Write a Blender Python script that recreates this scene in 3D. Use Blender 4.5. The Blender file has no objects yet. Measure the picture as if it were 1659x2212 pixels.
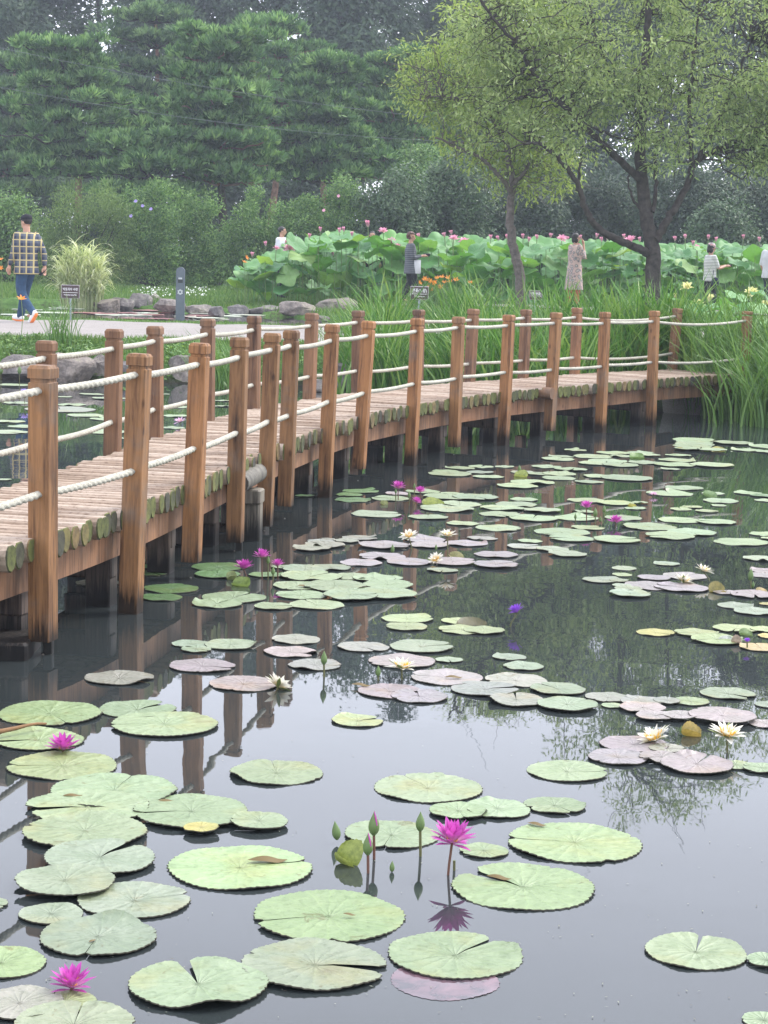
import bpy, math, random
import numpy as np
from mathutils import Vector, Matrix

random.seed(7)
rng = np.random.default_rng(7)
SC = bpy.context.scene
COL = SC.collection
R = math.radians

# ------------------------------------------------------------------ camera
H = 1.7            # camera height above the pond
F, CX, CY = 4200.0, 829.5, 1106.0      # measured in a 1659 x 2212 grid
PITCH = math.atan(541 / F); ROLL = R(1.5)
fwd = np.array([0, math.cos(PITCH), -math.sin(PITCH)])
r0 = np.array([1.0, 0, 0]); u0 = np.array([0, math.sin(PITCH), math.cos(PITCH)])
rt = math.cos(ROLL) * r0 + math.sin(ROLL) * u0
up = -math.sin(ROLL) * r0 + math.cos(ROLL) * u0
cam = bpy.data.cameras.new('camera'); camo = bpy.data.objects.new('camera', cam); COL.objects.link(camo)
camo.matrix_world = Matrix(((rt[0], up[0], -fwd[0], 0), (rt[1], up[1], -fwd[1], 0), (rt[2], up[2], -fwd[2], H), (0, 0, 0, 1)))
cam.sensor_fit = 'VERTICAL'; cam.sensor_height = 24; cam.lens = F / 2212 * 24
cam.clip_start = 0.1; cam.clip_end = 1000
SC.camera = camo
SC.render.resolution_x = 768; SC.render.resolution_y = 1024

# ------------------------------------------------------------------ sky, sun, exposure
SUN_EL, SUN_AZ = R(50), R(60)
w = bpy.data.worlds.new('World'); SC.world = w; w.use_nodes = True
nt = w.node_tree; bg = nt.nodes['Background']
sky = nt.nodes.new('ShaderNodeTexSky'); sky.sky_type = 'NISHITA'; sky.sun_disc = False
sky.sun_elevation = SUN_EL; sky.sun_rotation = SUN_AZ; sky.air_density = 1.0; sky.dust_density = 1.0; sky.ozone_density = 1.0
hs = nt.nodes.new('ShaderNodeHueSaturation'); hs.inputs['Saturation'].default_value = 0.30; hs.inputs['Value'].default_value = 1.0
nt.links.new(sky.outputs[0], hs.inputs['Color'])
cl = nt.nodes.new('ShaderNodeMix'); cl.data_type = 'RGBA'; cl.inputs[0].default_value = .72      # a thick, even layer of cloud over the sky
nt.links.new(hs.outputs[0], cl.inputs[6]); cl.inputs[7].default_value = (8.2, 8.5, 9.8, 1)
nt.links.new(cl.outputs[2], bg.inputs[0]); bg.inputs[1].default_value = 0.15
sl = bpy.data.lights.new('sun', 'SUN'); sl.energy = 2.0; sl.angle = R(25); sl.color = (1, .96, .9)
so = bpy.data.objects.new('sun', sl); COL.objects.link(so)
sd = Vector((math.sin(SUN_AZ) * math.cos(SUN_EL), math.cos(SUN_AZ) * math.cos(SUN_EL), math.sin(SUN_EL)))
so.rotation_euler = sd.to_track_quat('Z', 'Y').to_euler()
SC.view_settings.view_transform = 'Standard'; SC.view_settings.look = 'None'; SC.view_settings.gamma = 1
SC.view_settings.exposure = 1.05
SC.cycles.max_bounces = 7; SC.cycles.transparent_max_bounces = 8; SC.cycles.volume_bounces = 0

# ------------------------------------------------------------------ helpers
def ray(x, y):
    return fwd + (x - CX) / F * rt - (y - CY) / F * up
def atz(x, y, z=0.0):
    d = ray(x, y); t = (z - H) / d[2]
    return np.array([0, 0, H]) + t * d
def aty(x, y, Y):
    d = ray(x, y); t = Y / d[1]
    return np.array([0, 0, H]) + t * d
def z_at(X, Y, y):
    "height of the point above (X, Y) that shows at grid row y"
    def row(z):
        v = np.array([X, Y, z - H]); return CY - F * (v @ up) / (v @ fwd)
    a, b = row(0.0), row(1.0)
    return (y - a) / (b - a)
def upm(Y): return Y / F          # metres per grid unit at depth Y

def tag(o, label=None, cat=None, group=None, kind=None):
    if label: o['label'] = label
    if cat: o['category'] = cat
    if group: o['group'] = group
    if kind: o['kind'] = kind
    return o
def empty(name, loc=(0, 0, 0), rz=0.0):
    o = bpy.data.objects.new(name, None); COL.objects.link(o); o.location = loc; o.rotation_euler = (0, 0, rz)
    o.empty_display_size = .1
    return o
def copy_tree(o, parent=None):
    c = o.copy(); COL.objects.link(c); c.parent = parent
    for ch in list(o.children): copy_tree(ch, c)
    return c

class MB:
    "collects geometry, then links it as ONE mesh object"
    def __init__(s): s.V = []; s.n = 0; s.L = []; s.S = []; s.M = []
    def add(s, V, faces, m=0):
        V = np.asarray(V, float).reshape(-1, 3)
        if isinstance(faces, np.ndarray):
            k = faces.shape[1]; s.L.append((faces + s.n).ravel()); s.S.append(np.full(len(faces), k)); s.M.append(np.full(len(faces), m))
        else:
            s.L.append(np.array([i + s.n for f in faces for i in f])); s.S.append(np.array([len(f) for f in faces])); s.M.append(np.full(len(faces), m))
        s.V.append(V); s.n += len(V); return s
    def mesh(s, name, smooth=True):
        me = bpy.data.meshes.new(name)
        V = np.concatenate(s.V); L = np.concatenate(s.L).astype(np.int32); S = np.concatenate(s.S).astype(np.int32); Mi = np.concatenate(s.M).astype(np.int32)
        me.vertices.add(len(V)); me.vertices.foreach_set('co', V.ravel())
        me.loops.add(len(L)); me.loops.foreach_set('vertex_index', L)
        st = np.zeros(len(S), np.int32); st[1:] = np.cumsum(S)[:-1]
        me.polygons.add(len(S)); me.polygons.foreach_set('loop_start', st); me.polygons.foreach_set('loop_total', S)
        me.polygons.foreach_set('material_index', Mi)
        me.polygons.foreach_set('use_smooth', np.full(len(S), bool(smooth)))
        me.update(calc_edges=True); me.validate()
        return me
    def build(s, name, mats, parent=None, smooth=True, loc=None):
        me = s.mesh(name, smooth)
        for m in (mats if isinstance(mats, (list, tuple)) else [mats]): me.materials.append(m)
        o = bpy.data.objects.new(name, me); COL.objects.link(o)
        if parent is not None: o.parent = parent
        if loc is not None: o.location = loc
        return o
    # shapes
    def tube(s, pts, rad, seg=8, m=0, caps=True, ell=1.0, lobes=0, twist=0.0, amp=0.0):
        P = np.asarray(pts, float); n = len(P); rad = np.broadcast_to(np.asarray(rad, float), (n,))
        T = np.gradient(P, axis=0); T /= np.linalg.norm(T, axis=1)[:, None] + 1e-9
        a = np.array([0, 0, 1.0]) if abs(T[0][2]) < .9 else np.array([1.0, 0, 0])
        N = a - T[0] * (a @ T[0]); N /= np.linalg.norm(N); Ns = [N]
        for i in range(1, n):
            N = Ns[-1] - T[i] * (Ns[-1] @ T[i]); N /= np.linalg.norm(N) + 1e-9; Ns.append(N)
        Ns = np.array(Ns); B = np.cross(T, Ns)
        th = np.linspace(0, 2 * np.pi, seg, endpoint=False)
        if lobes:
            sl_ = np.concatenate([[0], np.cumsum(np.linalg.norm(np.diff(P, axis=0), axis=1))])
            mod = 1 + amp * np.cos(lobes * th[None, :] - sl_[:, None] * twist)
        else: mod = np.ones((n, seg))
        V = P[:, None] + (rad[:, None] * mod)[..., None] * (np.cos(th)[None, :, None] * Ns[:, None] * ell + np.sin(th)[None, :, None] * B[:, None])
        i = np.arange(n - 1)[:, None]; j = np.arange(seg)[None]; j2 = (j + 1) % seg
        Q = np.stack([i * seg + j, i * seg + j2, (i + 1) * seg + j2, (i + 1) * seg + j], -1).reshape(-1, 4)
        s.add(V, Q, m)
        if caps:
            s.add(V[0], [list(range(seg))[::-1]], m); s.add(V[-1], [list(range(seg))], m)
        return s
    def rings(s, rr, m=0, cap0=True, cap1=True):
        rr = np.asarray(rr, float); n, k, _ = rr.shape
        i = np.arange(n - 1)[:, None]; j = np.arange(k)[None]; j2 = (j + 1) % k
        Q = np.stack([i * k + j, i * k + j2, (i + 1) * k + j2, (i + 1) * k + j], -1).reshape(-1, 4)
        s.add(rr, Q, m)
        if cap0: s.add(rr[0], [list(range(k))[::-1]], m)
        if cap1: s.add(rr[-1], [list(range(k))], m)
        return s
    def box(s, c, d, m=0, rz=0.0, ch=0.0):
        "box centred on c with sizes d; ch chamfers its vertical edges and rims"
        hx, hy, hz = d[0] / 2, d[1] / 2, d[2] / 2
        ch = min(ch, hx * .9, hy * .9, hz * .9)
        def rg(e, z):
            x, y = hx - e, hy - e; q = max(ch, 1e-4)
            p = [(x, -y + q), (x, y - q), (x - q, y), (-x + q, y), (-x, y - q), (-x, -y + q), (-x + q, -y), (x - q, -y)]
            return [(a, b, z) for a, b in p]
        if ch > 0: rr = np.array([rg(ch * .8, -hz), rg(0, -hz + ch), rg(0, hz - ch), rg(ch * .8, hz)])
        else:
            p = [(hx, -hy), (hx, hy), (-hx, hy), (-hx, -hy)]
            rr = np.array([[(a, b, -hz) for a, b in p], [(a, b, hz) for a, b in p]])
        cr, sr = math.cos(rz), math.sin(rz)
        rr = rr @ np.array([[cr, sr, 0], [-sr, cr, 0], [0, 0, 1]]) + np.asarray(c)
        return s.rings(rr, m)
    def ball(s, c, r, m=0, nu=12, nv=8, rot=None):
        r = np.broadcast_to(np.asarray(r, float), (3,))
        ph = np.linspace(0.06, math.pi - .06, nv)[::-1]; th = np.linspace(0, 2 * math.pi, nu, endpoint=False)
        rr = np.stack([np.sin(ph)[:, None] * np.cos(th), np.sin(ph)[:, None] * np.sin(th), np.cos(ph)[:, None] * np.ones(nu)], -1) * r
        if rot is not None: rr = rr @ np.asarray(rot).T
        return s.rings(rr + np.asarray(c), m)
    def leaves(s, P, D, N, L, W, m=0, fold=0.0, mid=.45):
        "diamond leaves: base P, direction D, normal N, length L, width W"
        P = np.asarray(P, float); D = D / (np.linalg.norm(D, axis=1)[:, None] + 1e-9)
        S = np.cross(D, N); S /= np.linalg.norm(S, axis=1)[:, None] + 1e-9
        N2 = np.cross(S, D)
        L = np.broadcast_to(L, (len(P),))[:, None]; W = np.broadcast_to(W, (len(P),))[:, None]
        a = P; c = P + D * L - N2 * L * fold; b = P + D * L * mid + S * W / 2; d = P + D * L * mid - S * W / 2
        V = np.stack([a, b, c, d], 1).reshape(-1, 3)
        return s.add(V, np.arange(len(V)).reshape(-1, 4), m)
    def blades(s, P, D, L, W, bend, n=4, m=0, side=None):
        "arching grass blades rising from P, leaning along the horizontal D"
        P = np.asarray(P, float); k = len(P)
        L = np.broadcast_to(L, (k,)); W = np.broadcast_to(W, (k,)); bend = np.broadcast_to(bend, (k,))
        if side is None:
            an = rng.uniform(0, 2 * np.pi, k); side = np.stack([np.cos(an), np.sin(an), 0 * an], 1)
        t = np.linspace(0, 1, n + 1)
        ang = t[None] * bend[:, None] + .08                         # angle from vertical along the blade
        dx = np.sin(ang); dz = np.cos(ang)
        step = L[:, None] / n
        hx = np.concatenate([np.zeros((k, 1)), np.cumsum(dx[:, :-1] * step, 1)], 1)
        hz = np.concatenate([np.zeros((k, 1)), np.cumsum(dz[:, :-1] * step, 1)], 1)
        C = P[:, None] + D[:, None] * hx[..., None] + np.array([0, 0, 1.0]) * hz[..., None]
        wd = (W[:, None] * np.array([.7, 1, .9, .55, .0][:n + 1] if n == 4 else np.linspace(1, 0, n + 1) ** .6)[None]) / 2
        A = C + side[:, None] * wd[..., None]; B = C - side[:, None] * wd[..., None]
        V = np.stack([A, B], 2).reshape(-1, 3)
        q = []
        for i in range(n): q.append([2 * i, 2 * i + 1, 2 * i + 3, 2 * i + 2])
        q = np.array(q)
        Q = (np.arange(k)[:, None, None] * (2 * (n + 1)) + q[None]).reshape(-1, 4)
        return s.add(V, Q, m)

def smooth_line(pts, n):
    "Catmull-Rom resample of a polyline to n points, evenly spaced"
    P = np.asarray(pts, float); P = np.vstack([2 * P[0] - P[1], P, 2 * P[-1] - P[-2]])
    out = []
    for i in range(1, len(P) - 2):
        for t in np.linspace(0, 1, 12, endpoint=False):
            a, b, c, d = P[i - 1:i + 3]
            out.append(.5 * ((2 * b) + (-a + c) * t + (2 * a - 5 * b + 4 * c - d) * t * t + (-a + 3 * b - 3 * c + d) * t ** 3))
    out.append(P[-2]); out = np.array(out)
    s = np.concatenate([[0], np.cumsum(np.linalg.norm(np.diff(out, axis=0), axis=1))])
    q = np.linspace(0, s[-1], n)
    return np.stack([np.interp(q, s, out[:, k]) for k in range(out.shape[1])], 1)

# ------------------------------------------------------------------ materials
def new_mat(name):
    m = bpy.data.materials.new(name); m.use_nodes = True; t = m.node_tree
    return m, t, t.nodes['Principled BSDF'], t.nodes['Material Output']
def nd(t, typ, **kw):
    n = t.nodes.new(typ)
    for k, v in kw.items():
        if k in n.inputs.keys(): n.inputs[k].default_value = v
        else: setattr(n, k, v)
    return n
def ramp(t, fac, stops):
    r_ = t.nodes.new('ShaderNodeValToRGB'); e = r_.color_ramp.elements
    while len(e) < len(stops): e.new(.5)
    for i, (p, c) in enumerate(stops): e[i].position = p; e[i].color = (*c, 1) if len(c) == 3 else c
    t.links.new(fac, r_.inputs[0]); return r_.outputs[0]
def coords(t, scale=(1, 1, 1), kind='Object'):
    c = t.nodes.new('ShaderNodeTexCoord'); m = t.nodes.new('ShaderNodeMapping'); m.inputs['Scale'].default_value = scale
    t.links.new(c.outputs[kind], m.inputs[0]); return m.outputs[0]
def noise(t, vec, scale, detail=4, rough=.6, dist=0):
    n = nd(t, 'ShaderNodeTexNoise', Scale=scale, Detail=detail, Roughness=rough, Distortion=dist)
    t.links.new(vec, n.inputs['Vector']); return n.outputs['Fac']
def mixc(t, f, a, b, mode='MIX'):
    m = nd(t, 'ShaderNodeMix', data_type='RGBA', blend_type=mode)
    for s_, v in ((0, f), (6, a), (7, b)):
        if isinstance(v, bpy.types.NodeSocket): t.links.new(v, m.inputs[s_])
        else: m.inputs[s_].default_value = v if not isinstance(v, tuple) else (*v[:3], 1)
    return m.outputs[2]
def bump(t, h, b, strength=.3, dist=.01):
    n = nd(t, 'ShaderNodeBump', Strength=strength, Distance=dist); t.links.new(h, n.inputs['Height']); t.links.new(n.outputs[0], b.inputs['Normal']); return n
def mathn(t, op, a, b=0.0):
    n = t.nodes.new('ShaderNodeMath'); n.operation = op
    for i, v in enumerate((a, b)):
        if isinstance(v, bpy.types.NodeSocket): t.links.new(v, n.inputs[i])
        else: n.inputs[i].default_value = v
    return n.outputs[0]

def leaf_mat(name, c1, c2, c3=None, rough=.5, trans=.3, spec=.3, nscale=0.0):
    m, t, b, o = new_mat(name)
    g = t.nodes.new('ShaderNodeNewGeometry')
    col = ramp(t, g.outputs['Random Per Island'], [(0, c1), (.6, c2), (1, c3 or c2)])
    if nscale:
        c = t.nodes.new('ShaderNodeTexCoord'); f = noise(t, c.outputs['Object'], nscale, 2)
        v = ramp(t, f, [(.35, (.7, .72, .7)), (.7, (1.25, 1.22, 1.15))]); col = mixc(t, 1.0, col, v, 'MULTIPLY')
    t.links.new(col, b.inputs['Base Color']); b.inputs['Roughness'].default_value = rough; b.inputs['Specular IOR Level'].default_value = spec
    tr = t.nodes.new('ShaderNodeBsdfTranslucent'); t.links.new(mixc(t, 1.0, col, (1.1, 1.15, .6), 'MULTIPLY'), tr.inputs[0])
    mx = t.nodes.new('ShaderNodeMixShader'); mx.inputs[0].default_value = trans
    t.links.new(b.outputs[0], mx.inputs[1]); t.links.new(tr.outputs[0], mx.inputs[2]); t.links.new(mx.outputs[0], o.inputs[0])
    return m
def plain(name, c, rough=.6, spec=.4, var=.15, nscale=20, metal=0, bmp=0):
    m, t, b, o = new_mat(name); v = coords(t); f = noise(t, v, nscale)
    lo = tuple(x * (1 - var) for x in c); hi = tuple(min(1, x * (1 + var)) for x in c)
    t.links.new(ramp(t, f, [(.3, lo), (.7, hi)]), b.inputs['Base Color'])
    b.inputs['Roughness'].default_value = rough; b.inputs['Specular IOR Level'].default_value = spec; b.inputs['Metallic'].default_value = metal
    if bmp: bump(t, f, b, bmp, .01)
    return m
def wood(name, dark, light, wet=False, rough=.62, seedscale=1.0):
    m, t, b, o = new_mat(name)
    oi = t.nodes.new('ShaderNodeObjectInfo'); c = t.nodes.new('ShaderNodeTexCoord')
    add = nd(t, 'ShaderNodeVectorMath', operation='ADD'); t.links.new(c.outputs['Object'], add.inputs[0])
    sc = nd(t, 'ShaderNodeVectorMath', operation='SCALE'); t.links.new(oi.outputs['Location'], sc.inputs[0]); sc.inputs['Scale'].default_value = 3.7
    t.links.new(sc.outputs[0], add.inputs[1])
    mp = t.nodes.new('ShaderNodeMapping'); mp.inputs['Scale'].default_value = (1, 1, .06); t.links.new(add.outputs[0], mp.inputs[0])
    g1 = noise(t, mp.outputs[0], 70 * seedscale, 5, .65, .6); g2 = noise(t, mp.outputs[0], 14 * seedscale, 3, .5, 1.0)
    mp2 = t.nodes.new('ShaderNodeMapping'); mp2.inputs['Scale'].default_value = (1, 1, .35); t.links.new(add.outputs[0], mp2.inputs[0])
    g3 = noise(t, mp2.outputs[0], 5, 4, .6)
    f = mathn(t, 'ADD', mathn(t, 'MULTIPLY', g1, .45), mathn(t, 'ADD', mathn(t, 'MULTIPLY', g2, .35), mathn(t, 'MULTIPLY', g3, .3)))
    col = ramp(t, f, [(.39, tuple(x * .40 for x in dark)), (.46, dark), (.57, light), (.70, tuple(min(1, x * 1.4) for x in light))])
    # knots
    mp3 = t.nodes.new('ShaderNodeMapping'); mp3.inputs['Scale'].default_value = (9, 9, 4.2); t.links.new(add.outputs[0], mp3.inputs[0])
    vo = t.nodes.new('ShaderNodeTexVoronoi'); vo.inputs['Scale'].default_value = 1.0; t.links.new(mp3.outputs[0], vo.inputs['Vector'])
    kn = ramp(t, vo.outputs['Distance'], [(.05, (.25, .2, .18)), (.13, (1, 1, 1))]); col = mixc(t, .8, col, kn, 'MULTIPLY')
    gw = noise(t, add.outputs[0], 2.6, 4, .7); col = mixc(t, mathn(t, 'MULTIPLY', ramp(t, gw, [(.54, (0, 0, 0)), (.68, (1, 1, 1))]), .55), col, mixc(t, g1, (.07, .06, .05), (.20, .165, .135)))
    # tint per post
    tn = ramp(t, oi.outputs['Random'], [(0, (.8, .82, .85)), (.5, (1, 1, 1)), (1, (1.18, 1.08, 1.0))]); col = mixc(t, 1.0, col, tn, 'MULTIPLY')
    if wet:
        ge = t.nodes.new('ShaderNodeNewGeometry'); sx = t.nodes.new('ShaderNodeSeparateXYZ'); t.links.new(ge.outputs['Position'], sx.inputs[0])
        z = mathn(t, 'ADD', sx.outputs[2], mathn(t, 'MULTIPLY', mathn(t, 'SUBTRACT', g1, .5), .28))
        wz = ramp(t, z, [(.07, (.10, .11, .12)), (.17, (1, 1, 1))]); col = mixc(t, 1.0, col, wz, 'MULTIPLY')
    t.links.new(col, b.inputs['Base Color']); b.inputs['Roughness'].default_value = rough; b.inputs['Specular IOR Level'].default_value = .3
    bump(t, g1, b, .35, .004)
    return m

# ================================================================== the setting
def interp(x, pts):
    xs, ys = zip(*pts); return np.interp(x, xs, ys)
SHORE = [(-200, 27), (-40, 27), (-8, 26.3), (-5, 26.0), (-1, 26.2), (0, 25.4), (1, 24.4), (2.2, 23.6), (3.2, 23.2), (4.0, 22.7), (6, 21.6), (8, 20), (12, 18), (30, 16), (200, 16)]
POND2 = [(-200, 48), (-12, 48), (-8, 47.3), (-5, 45.0), (-3, 43.6), (-1.6, 42), (-0.9, 40), (-0.3, 36.6), (0, 35.4), (200, 35.4)]
def sstep(a, b, x):
    t = np.clip((x - a) / (b - a), 0, 1); return t * t * (3 - 2 * t)
def vnoise(X, Y, s, seed=0):
    return (np.sin(X * s * 1.3 + seed) * np.cos(Y * s * 1.7 + 2 * seed) + .5 * np.sin(X * s * 2.9 + Y * s * 2.1 + seed) + .25 * np.sin(X * s * 6.1 - Y * s * 5.3)) / 1.75
def ground_z(X, Y):
    X = np.asarray(X, float); Y = np.asarray(Y, float)
    s = Y - interp(X, SHORE)
    z = -.6 + .55 * sstep(-1.5, -.1, s) + .40 * sstep(-.05, .55, s) + .13 * sstep(.6, 1.5, s)
    z = z + .06 * sstep(28, 33, Y) * (s > 0)
    z = z + sstep(-1.0, .5, X) * sstep(27, 40, Y) * .23 + sstep(44, 60, Y) * .25
    # back pond
    inside = np.minimum(Y - 35.3, interp(X, POND2) - Y)
    z = z - .75 * sstep(-.15, .5, inside)
    land = sstep(.6, 2, s) * sstep(0, .6, np.abs(inside + .3))
    z = z + .03 * vnoise(X, Y, 1.3) * land + np.maximum(0, Y - 62) * .012
    return z
gx = np.concatenate([np.linspace(-120, -16, 22), np.arange(-15, 15.01, .2), np.linspace(16, 120, 22)])
gy = np.concatenate([np.linspace(-14, 14, 8), np.arange(15, 21, .4), np.arange(21, 50, .17), np.arange(50, 64, .7), np.linspace(66, 168, 26)])
GX, GY = np.meshgrid(gx, gy)
b_ = MB(); nx, ny = len(gx), len(gy)
ii = np.arange(ny - 1)[:, None] * nx + np.arange(nx - 1)[None]
b_.add(np.stack([GX, GY, ground_z(GX, GY)], -1), np.stack([ii, ii + 1, ii + 1 + nx, ii + nx], -1).reshape(-1, 4))
m, t, b, o = new_mat('ground')
v = coords(t); f1 = noise(t, v, .5, 5); f2 = noise(t, v, 9, 5); f3 = noise(t, v, 45, 3)
ge = t.nodes.new('ShaderNodeNewGeometry'); sx = t.nodes.new('ShaderNodeSeparateXYZ'); t.links.new(ge.outputs['Position'], sx.inputs[0])
soil = ramp(t, f3, [(.3, (.035, .028, .018)), (.7, (.09, .07, .045))])
grass = ramp(t, f2, [(.3, (.035, .085, .018)), (.6, (.09, .17, .04)), (.8, (.16, .22, .07))])
col = mixc(t, ramp(t, mathn(t, 'ADD', mathn(t, 'MULTIPLY', f1, .5), mathn(t, 'MULTIPLY', f2, .5)), [(.38, (0, 0, 0)), (.47, (1, 1, 1))]), soil, grass)
col = mixc(t, ramp(t, sx.outputs[2], [(.0, (0, 0, 0)), (.22, (1, 1, 1))]), (.03, .026, .018), col)
t.links.new(col, b.inputs['Base Color']); b.inputs['Roughness'].default_value = .9; b.inputs['Specular IOR Level'].default_value = .15
bump(t, f3, b, .6, .03)
tag(b_.build('ground', m), kind='structure')

def water_mat(name, base, bscale, bstr):
    m, t, b, o = new_mat(name)
    v = coords(t, (1, 1, 1)); f0 = noise(t, v, .7, 3); 
    col = ramp(t, f0, [(.3, tuple(x * .85 for x in base)), (.7, tuple(x * 1.15 for x in base))])
    t.links.new(col, b.inputs['Base Color']); b.inputs['Roughness'].default_value = .012; b.inputs['IOR'].default_value = 1.45
    b.inputs['Specular IOR Level'].default_value = .5
    v2 = coords(t, (1, 1, 1)); n1 = noise(t, v2, 2.2 * bscale, 2, .5); n2 = noise(t, v2, 11 * bscale, 2, .5)
    h = mathn(t, 'ADD', n1, mathn(t, 'MULTIPLY', n2, .12)); mk = ramp(t, noise(t, v2, .55, 2), [(.48, (.6, .6, .6)), (.64, (3.2, 3.2, 3.2))])
    bump(t, mathn(t, 'MULTIPLY', h, mk), b, bstr, .02)
    return m
W = MB(); W.add([(-120, -14, 0), (120, -14, 0), (120, 29, 0), (-120, 29, 0)], [[0, 1, 2, 3]])
tag(W.build('water', water_mat('pond_water', (.027, .033, .034), 1, .022)), kind='structure')
W = MB(); W.add([(-60, 35, .44), (.4, 35, .44), (.4, 50, .44), (-60, 50, .44)], [[0, 1, 2, 3]])
tag(W.build('back_water', water_mat('back_pond_water', (.014, .017, .016), 1, .06)), kind='structure')

# path on the far bank (follows the ground 12 mm above it)
def strip(name, mat, xs, ya, yb, k, lift):
    q = MB(); V = []
    for x in xs:
        for a in np.linspace(0, 1, k):
            y = ya(x) * (1 - a) + yb(x) * a; V.append((x, y, float(ground_z(x, y)) + lift))
    i = np.arange(len(xs) - 1)[:, None] * k + np.arange(k - 1)[None]
    q.add(V, np.stack([i, i + k, i + k + 1, i + 1], -1).reshape(-1, 4)); return tag(q.build(name, mat), kind='structure')
m, t, b, o = new_mat('path_gravel'); v = coords(t); f1 = noise(t, v, 1.2, 4); f2 = noise(t, v, 60, 4, .7)
c_ = ramp(t, f2, [(.3, (.16, .145, .135)), (.55, (.27, .25, .235)), (.75, (.36, .34, .32))]); c_ = mixc(t, .6, c_, ramp(t, f1, [(.3, (.75, .72, .7)), (.7, (1.1, 1.08, 1.05))]), 'MULTIPLY')
t.links.new(c_, b.inputs['Base Color']); b.inputs['Roughness'].default_value = .9; bump(t, f2, b, .5, .01); M_path = m
strip('path', M_path, np.arange(-22, 6.01, .2), lambda x: interp(x, [(-22, 28.2), (-8, 28.0), (-5, 27.9), (-1, 28.3), (2, 26.8), (6, 25.6)]) + .10 * math.sin(x * 3.1) + .06 * math.sin(x * 7.7),
      lambda x: interp(x, [(-22, 33.2), (-6, 33.1), (-1, 33.4), (6, 33.0)]) + .10 * math.sin(x * 2.3 + 1) + .05 * math.sin(x * 6.1), 26, .03)
strip('path', M_path, np.arange(-.2, 24.01, .2), lambda x: 41.6 + .1 * math.sin(x * 2), lambda x: 44.0 + .1 * math.sin(x * 2.7), 12, .035)
strip('path', M_path, np.arange(3.3, 5.61, .1), lambda x: 22.9 + .1 * math.sin(5 * x), lambda x: 27.0, 24, .03)

# ================================================================== materials shared
M_post = wood('post_timber', (.108, .053, .025), (.245, .126, .054), wet=True)
M_far = wood('weathered_brown_timber', (.105, .054, .032), (.205, .108, .056), wet=True)
M_beam = wood('beam_timber', (.115, .060, .036), (.24, .130, .072))
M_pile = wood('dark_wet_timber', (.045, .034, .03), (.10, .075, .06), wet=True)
M_grey = wood('grey_weathered_timber', (.075, .068, .055), (.17, .155, .125), wet=True)
# deck logs: bleached tops, mossy sawn ends
m, t, b, o = new_mat('log_top'); c = t.nodes.new('ShaderNodeTexCoord'); ge = t.nodes.new('ShaderNodeNewGeometry')
f1 = noise(t, c.outputs['Object'], 30, 5, .7, .4); f2 = noise(t, c.outputs['Object'], 2.2, 4, .6)
a = ramp(t, ge.outputs['Random Per Island'], [(0, (.22, .165, .118)), (.5, (.345, .275, .212)), (1, (.43, .36, .29))])
a = mixc(t, .8, a, ramp(t, f1, [(.32, (.45, .38, .34)), (.5, (1, 1, 1)), (.75, (1.15, 1.12, 1.1))]), 'MULTIPLY')
a = mixc(t, .7, a, ramp(t, f2, [(.35, (.72, .62, .56)), (.6, (1.08, 1.05, 1.05))]), 'MULTIPLY')
t.links.new(a, b.inputs['Base Color']); b.inputs['Roughness'].default_value = .75; b.inputs['Specular IOR Level'].default_value = .25; bump(t, f1, b, .5, .006); M_logtop = m
m, t, b, o = new_mat('log_end'); c = t.nodes.new('ShaderNodeTexCoord'); ge = t.nodes.new('ShaderNodeNewGeometry')
f1 = noise(t, c.outputs['Object'], 26, 4, .7)
a = ramp(t, ge.outputs['Random Per Island'], [(0, (.045, .042, .035)), (.25, (.070, .080, .022)), (.7, (.105, .115, .032)), (1, (.16, .105, .05))])
a = mixc(t, .8, a, ramp(t, f1, [(.32, (.35, .35, .35)), (.6, (1.25, 1.25, 1.1))]), 'MULTIPLY')
t.links.new(a, b.inputs['Base Color']); b.inputs['Roughness'].default_value = .85; bump(t, f1, b, .4, .006); M_logend = m
m, t, b, o = new_mat('rope'); c = t.nodes.new('ShaderNodeTexCoord'); f1 = noise(t, c.outputs['Object'], 130, 3, .7); f2 = noise(t, c.outputs['Object'], 6, 3)
a = mixc(t, 1.0, ramp(t, f1, [(.3, (.24, .225, .18)), (.6, (.50, .48, .41))]), ramp(t, f2, [(.3, (.75, .75, .73)), (.65, (1.05, 1.05, 1.03))]), 'MULTIPLY')
t.links.new(a, b.inputs['Base Color']); b.inputs['Roughness'].default_value = .9; bump(t, f1, b, .5, .004); M_rope = m
m, t, b, o = new_mat('rock'); v = coords(t); f1 = noise(t, v, 3, 6, .65, .5); f2 = noise(t, v, 22, 5, .7); oi = t.nodes.new('ShaderNodeObjectInfo')
a = ramp(t, f1, [(.3, (.09, .085, .08)), (.5, (.20, .185, .175)), (.68, (.38, .35, .32))])
a = mixc(t, .7, a, ramp(t, f2, [(.3, (.5, .5, .5)), (.65, (1.2, 1.18, 1.15))]), 'MULTIPLY'); a = mixc(t, 1.0, a, ramp(t, oi.outputs['Random'], [(0, (.7, .72, .78)), (1, (1.25, 1.15, 1.05))]), 'MULTIPLY')
ge = t.nodes.new('ShaderNodeNewGeometry'); sn = t.nodes.new('ShaderNodeSeparateXYZ'); t.links.new(ge.outputs['Normal'], sn.inputs[0])
moss = mathn(t, 'MULTIPLY', ramp(t, sn.outputs[2], [(.6, (0, 0, 0)), (.95, (1, 1, 1))]), ramp(t, f1, [(.5, (0, 0, 0)), (.6, (.8, .8, .8))]))
a = mixc(t, moss, a, (.09, .12, .04)); t.links.new(a, b.inputs['Base Color']); b.inputs['Roughness'].default_value = .85; bump(t, f2, b, .8, .03); M_rock = m

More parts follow.
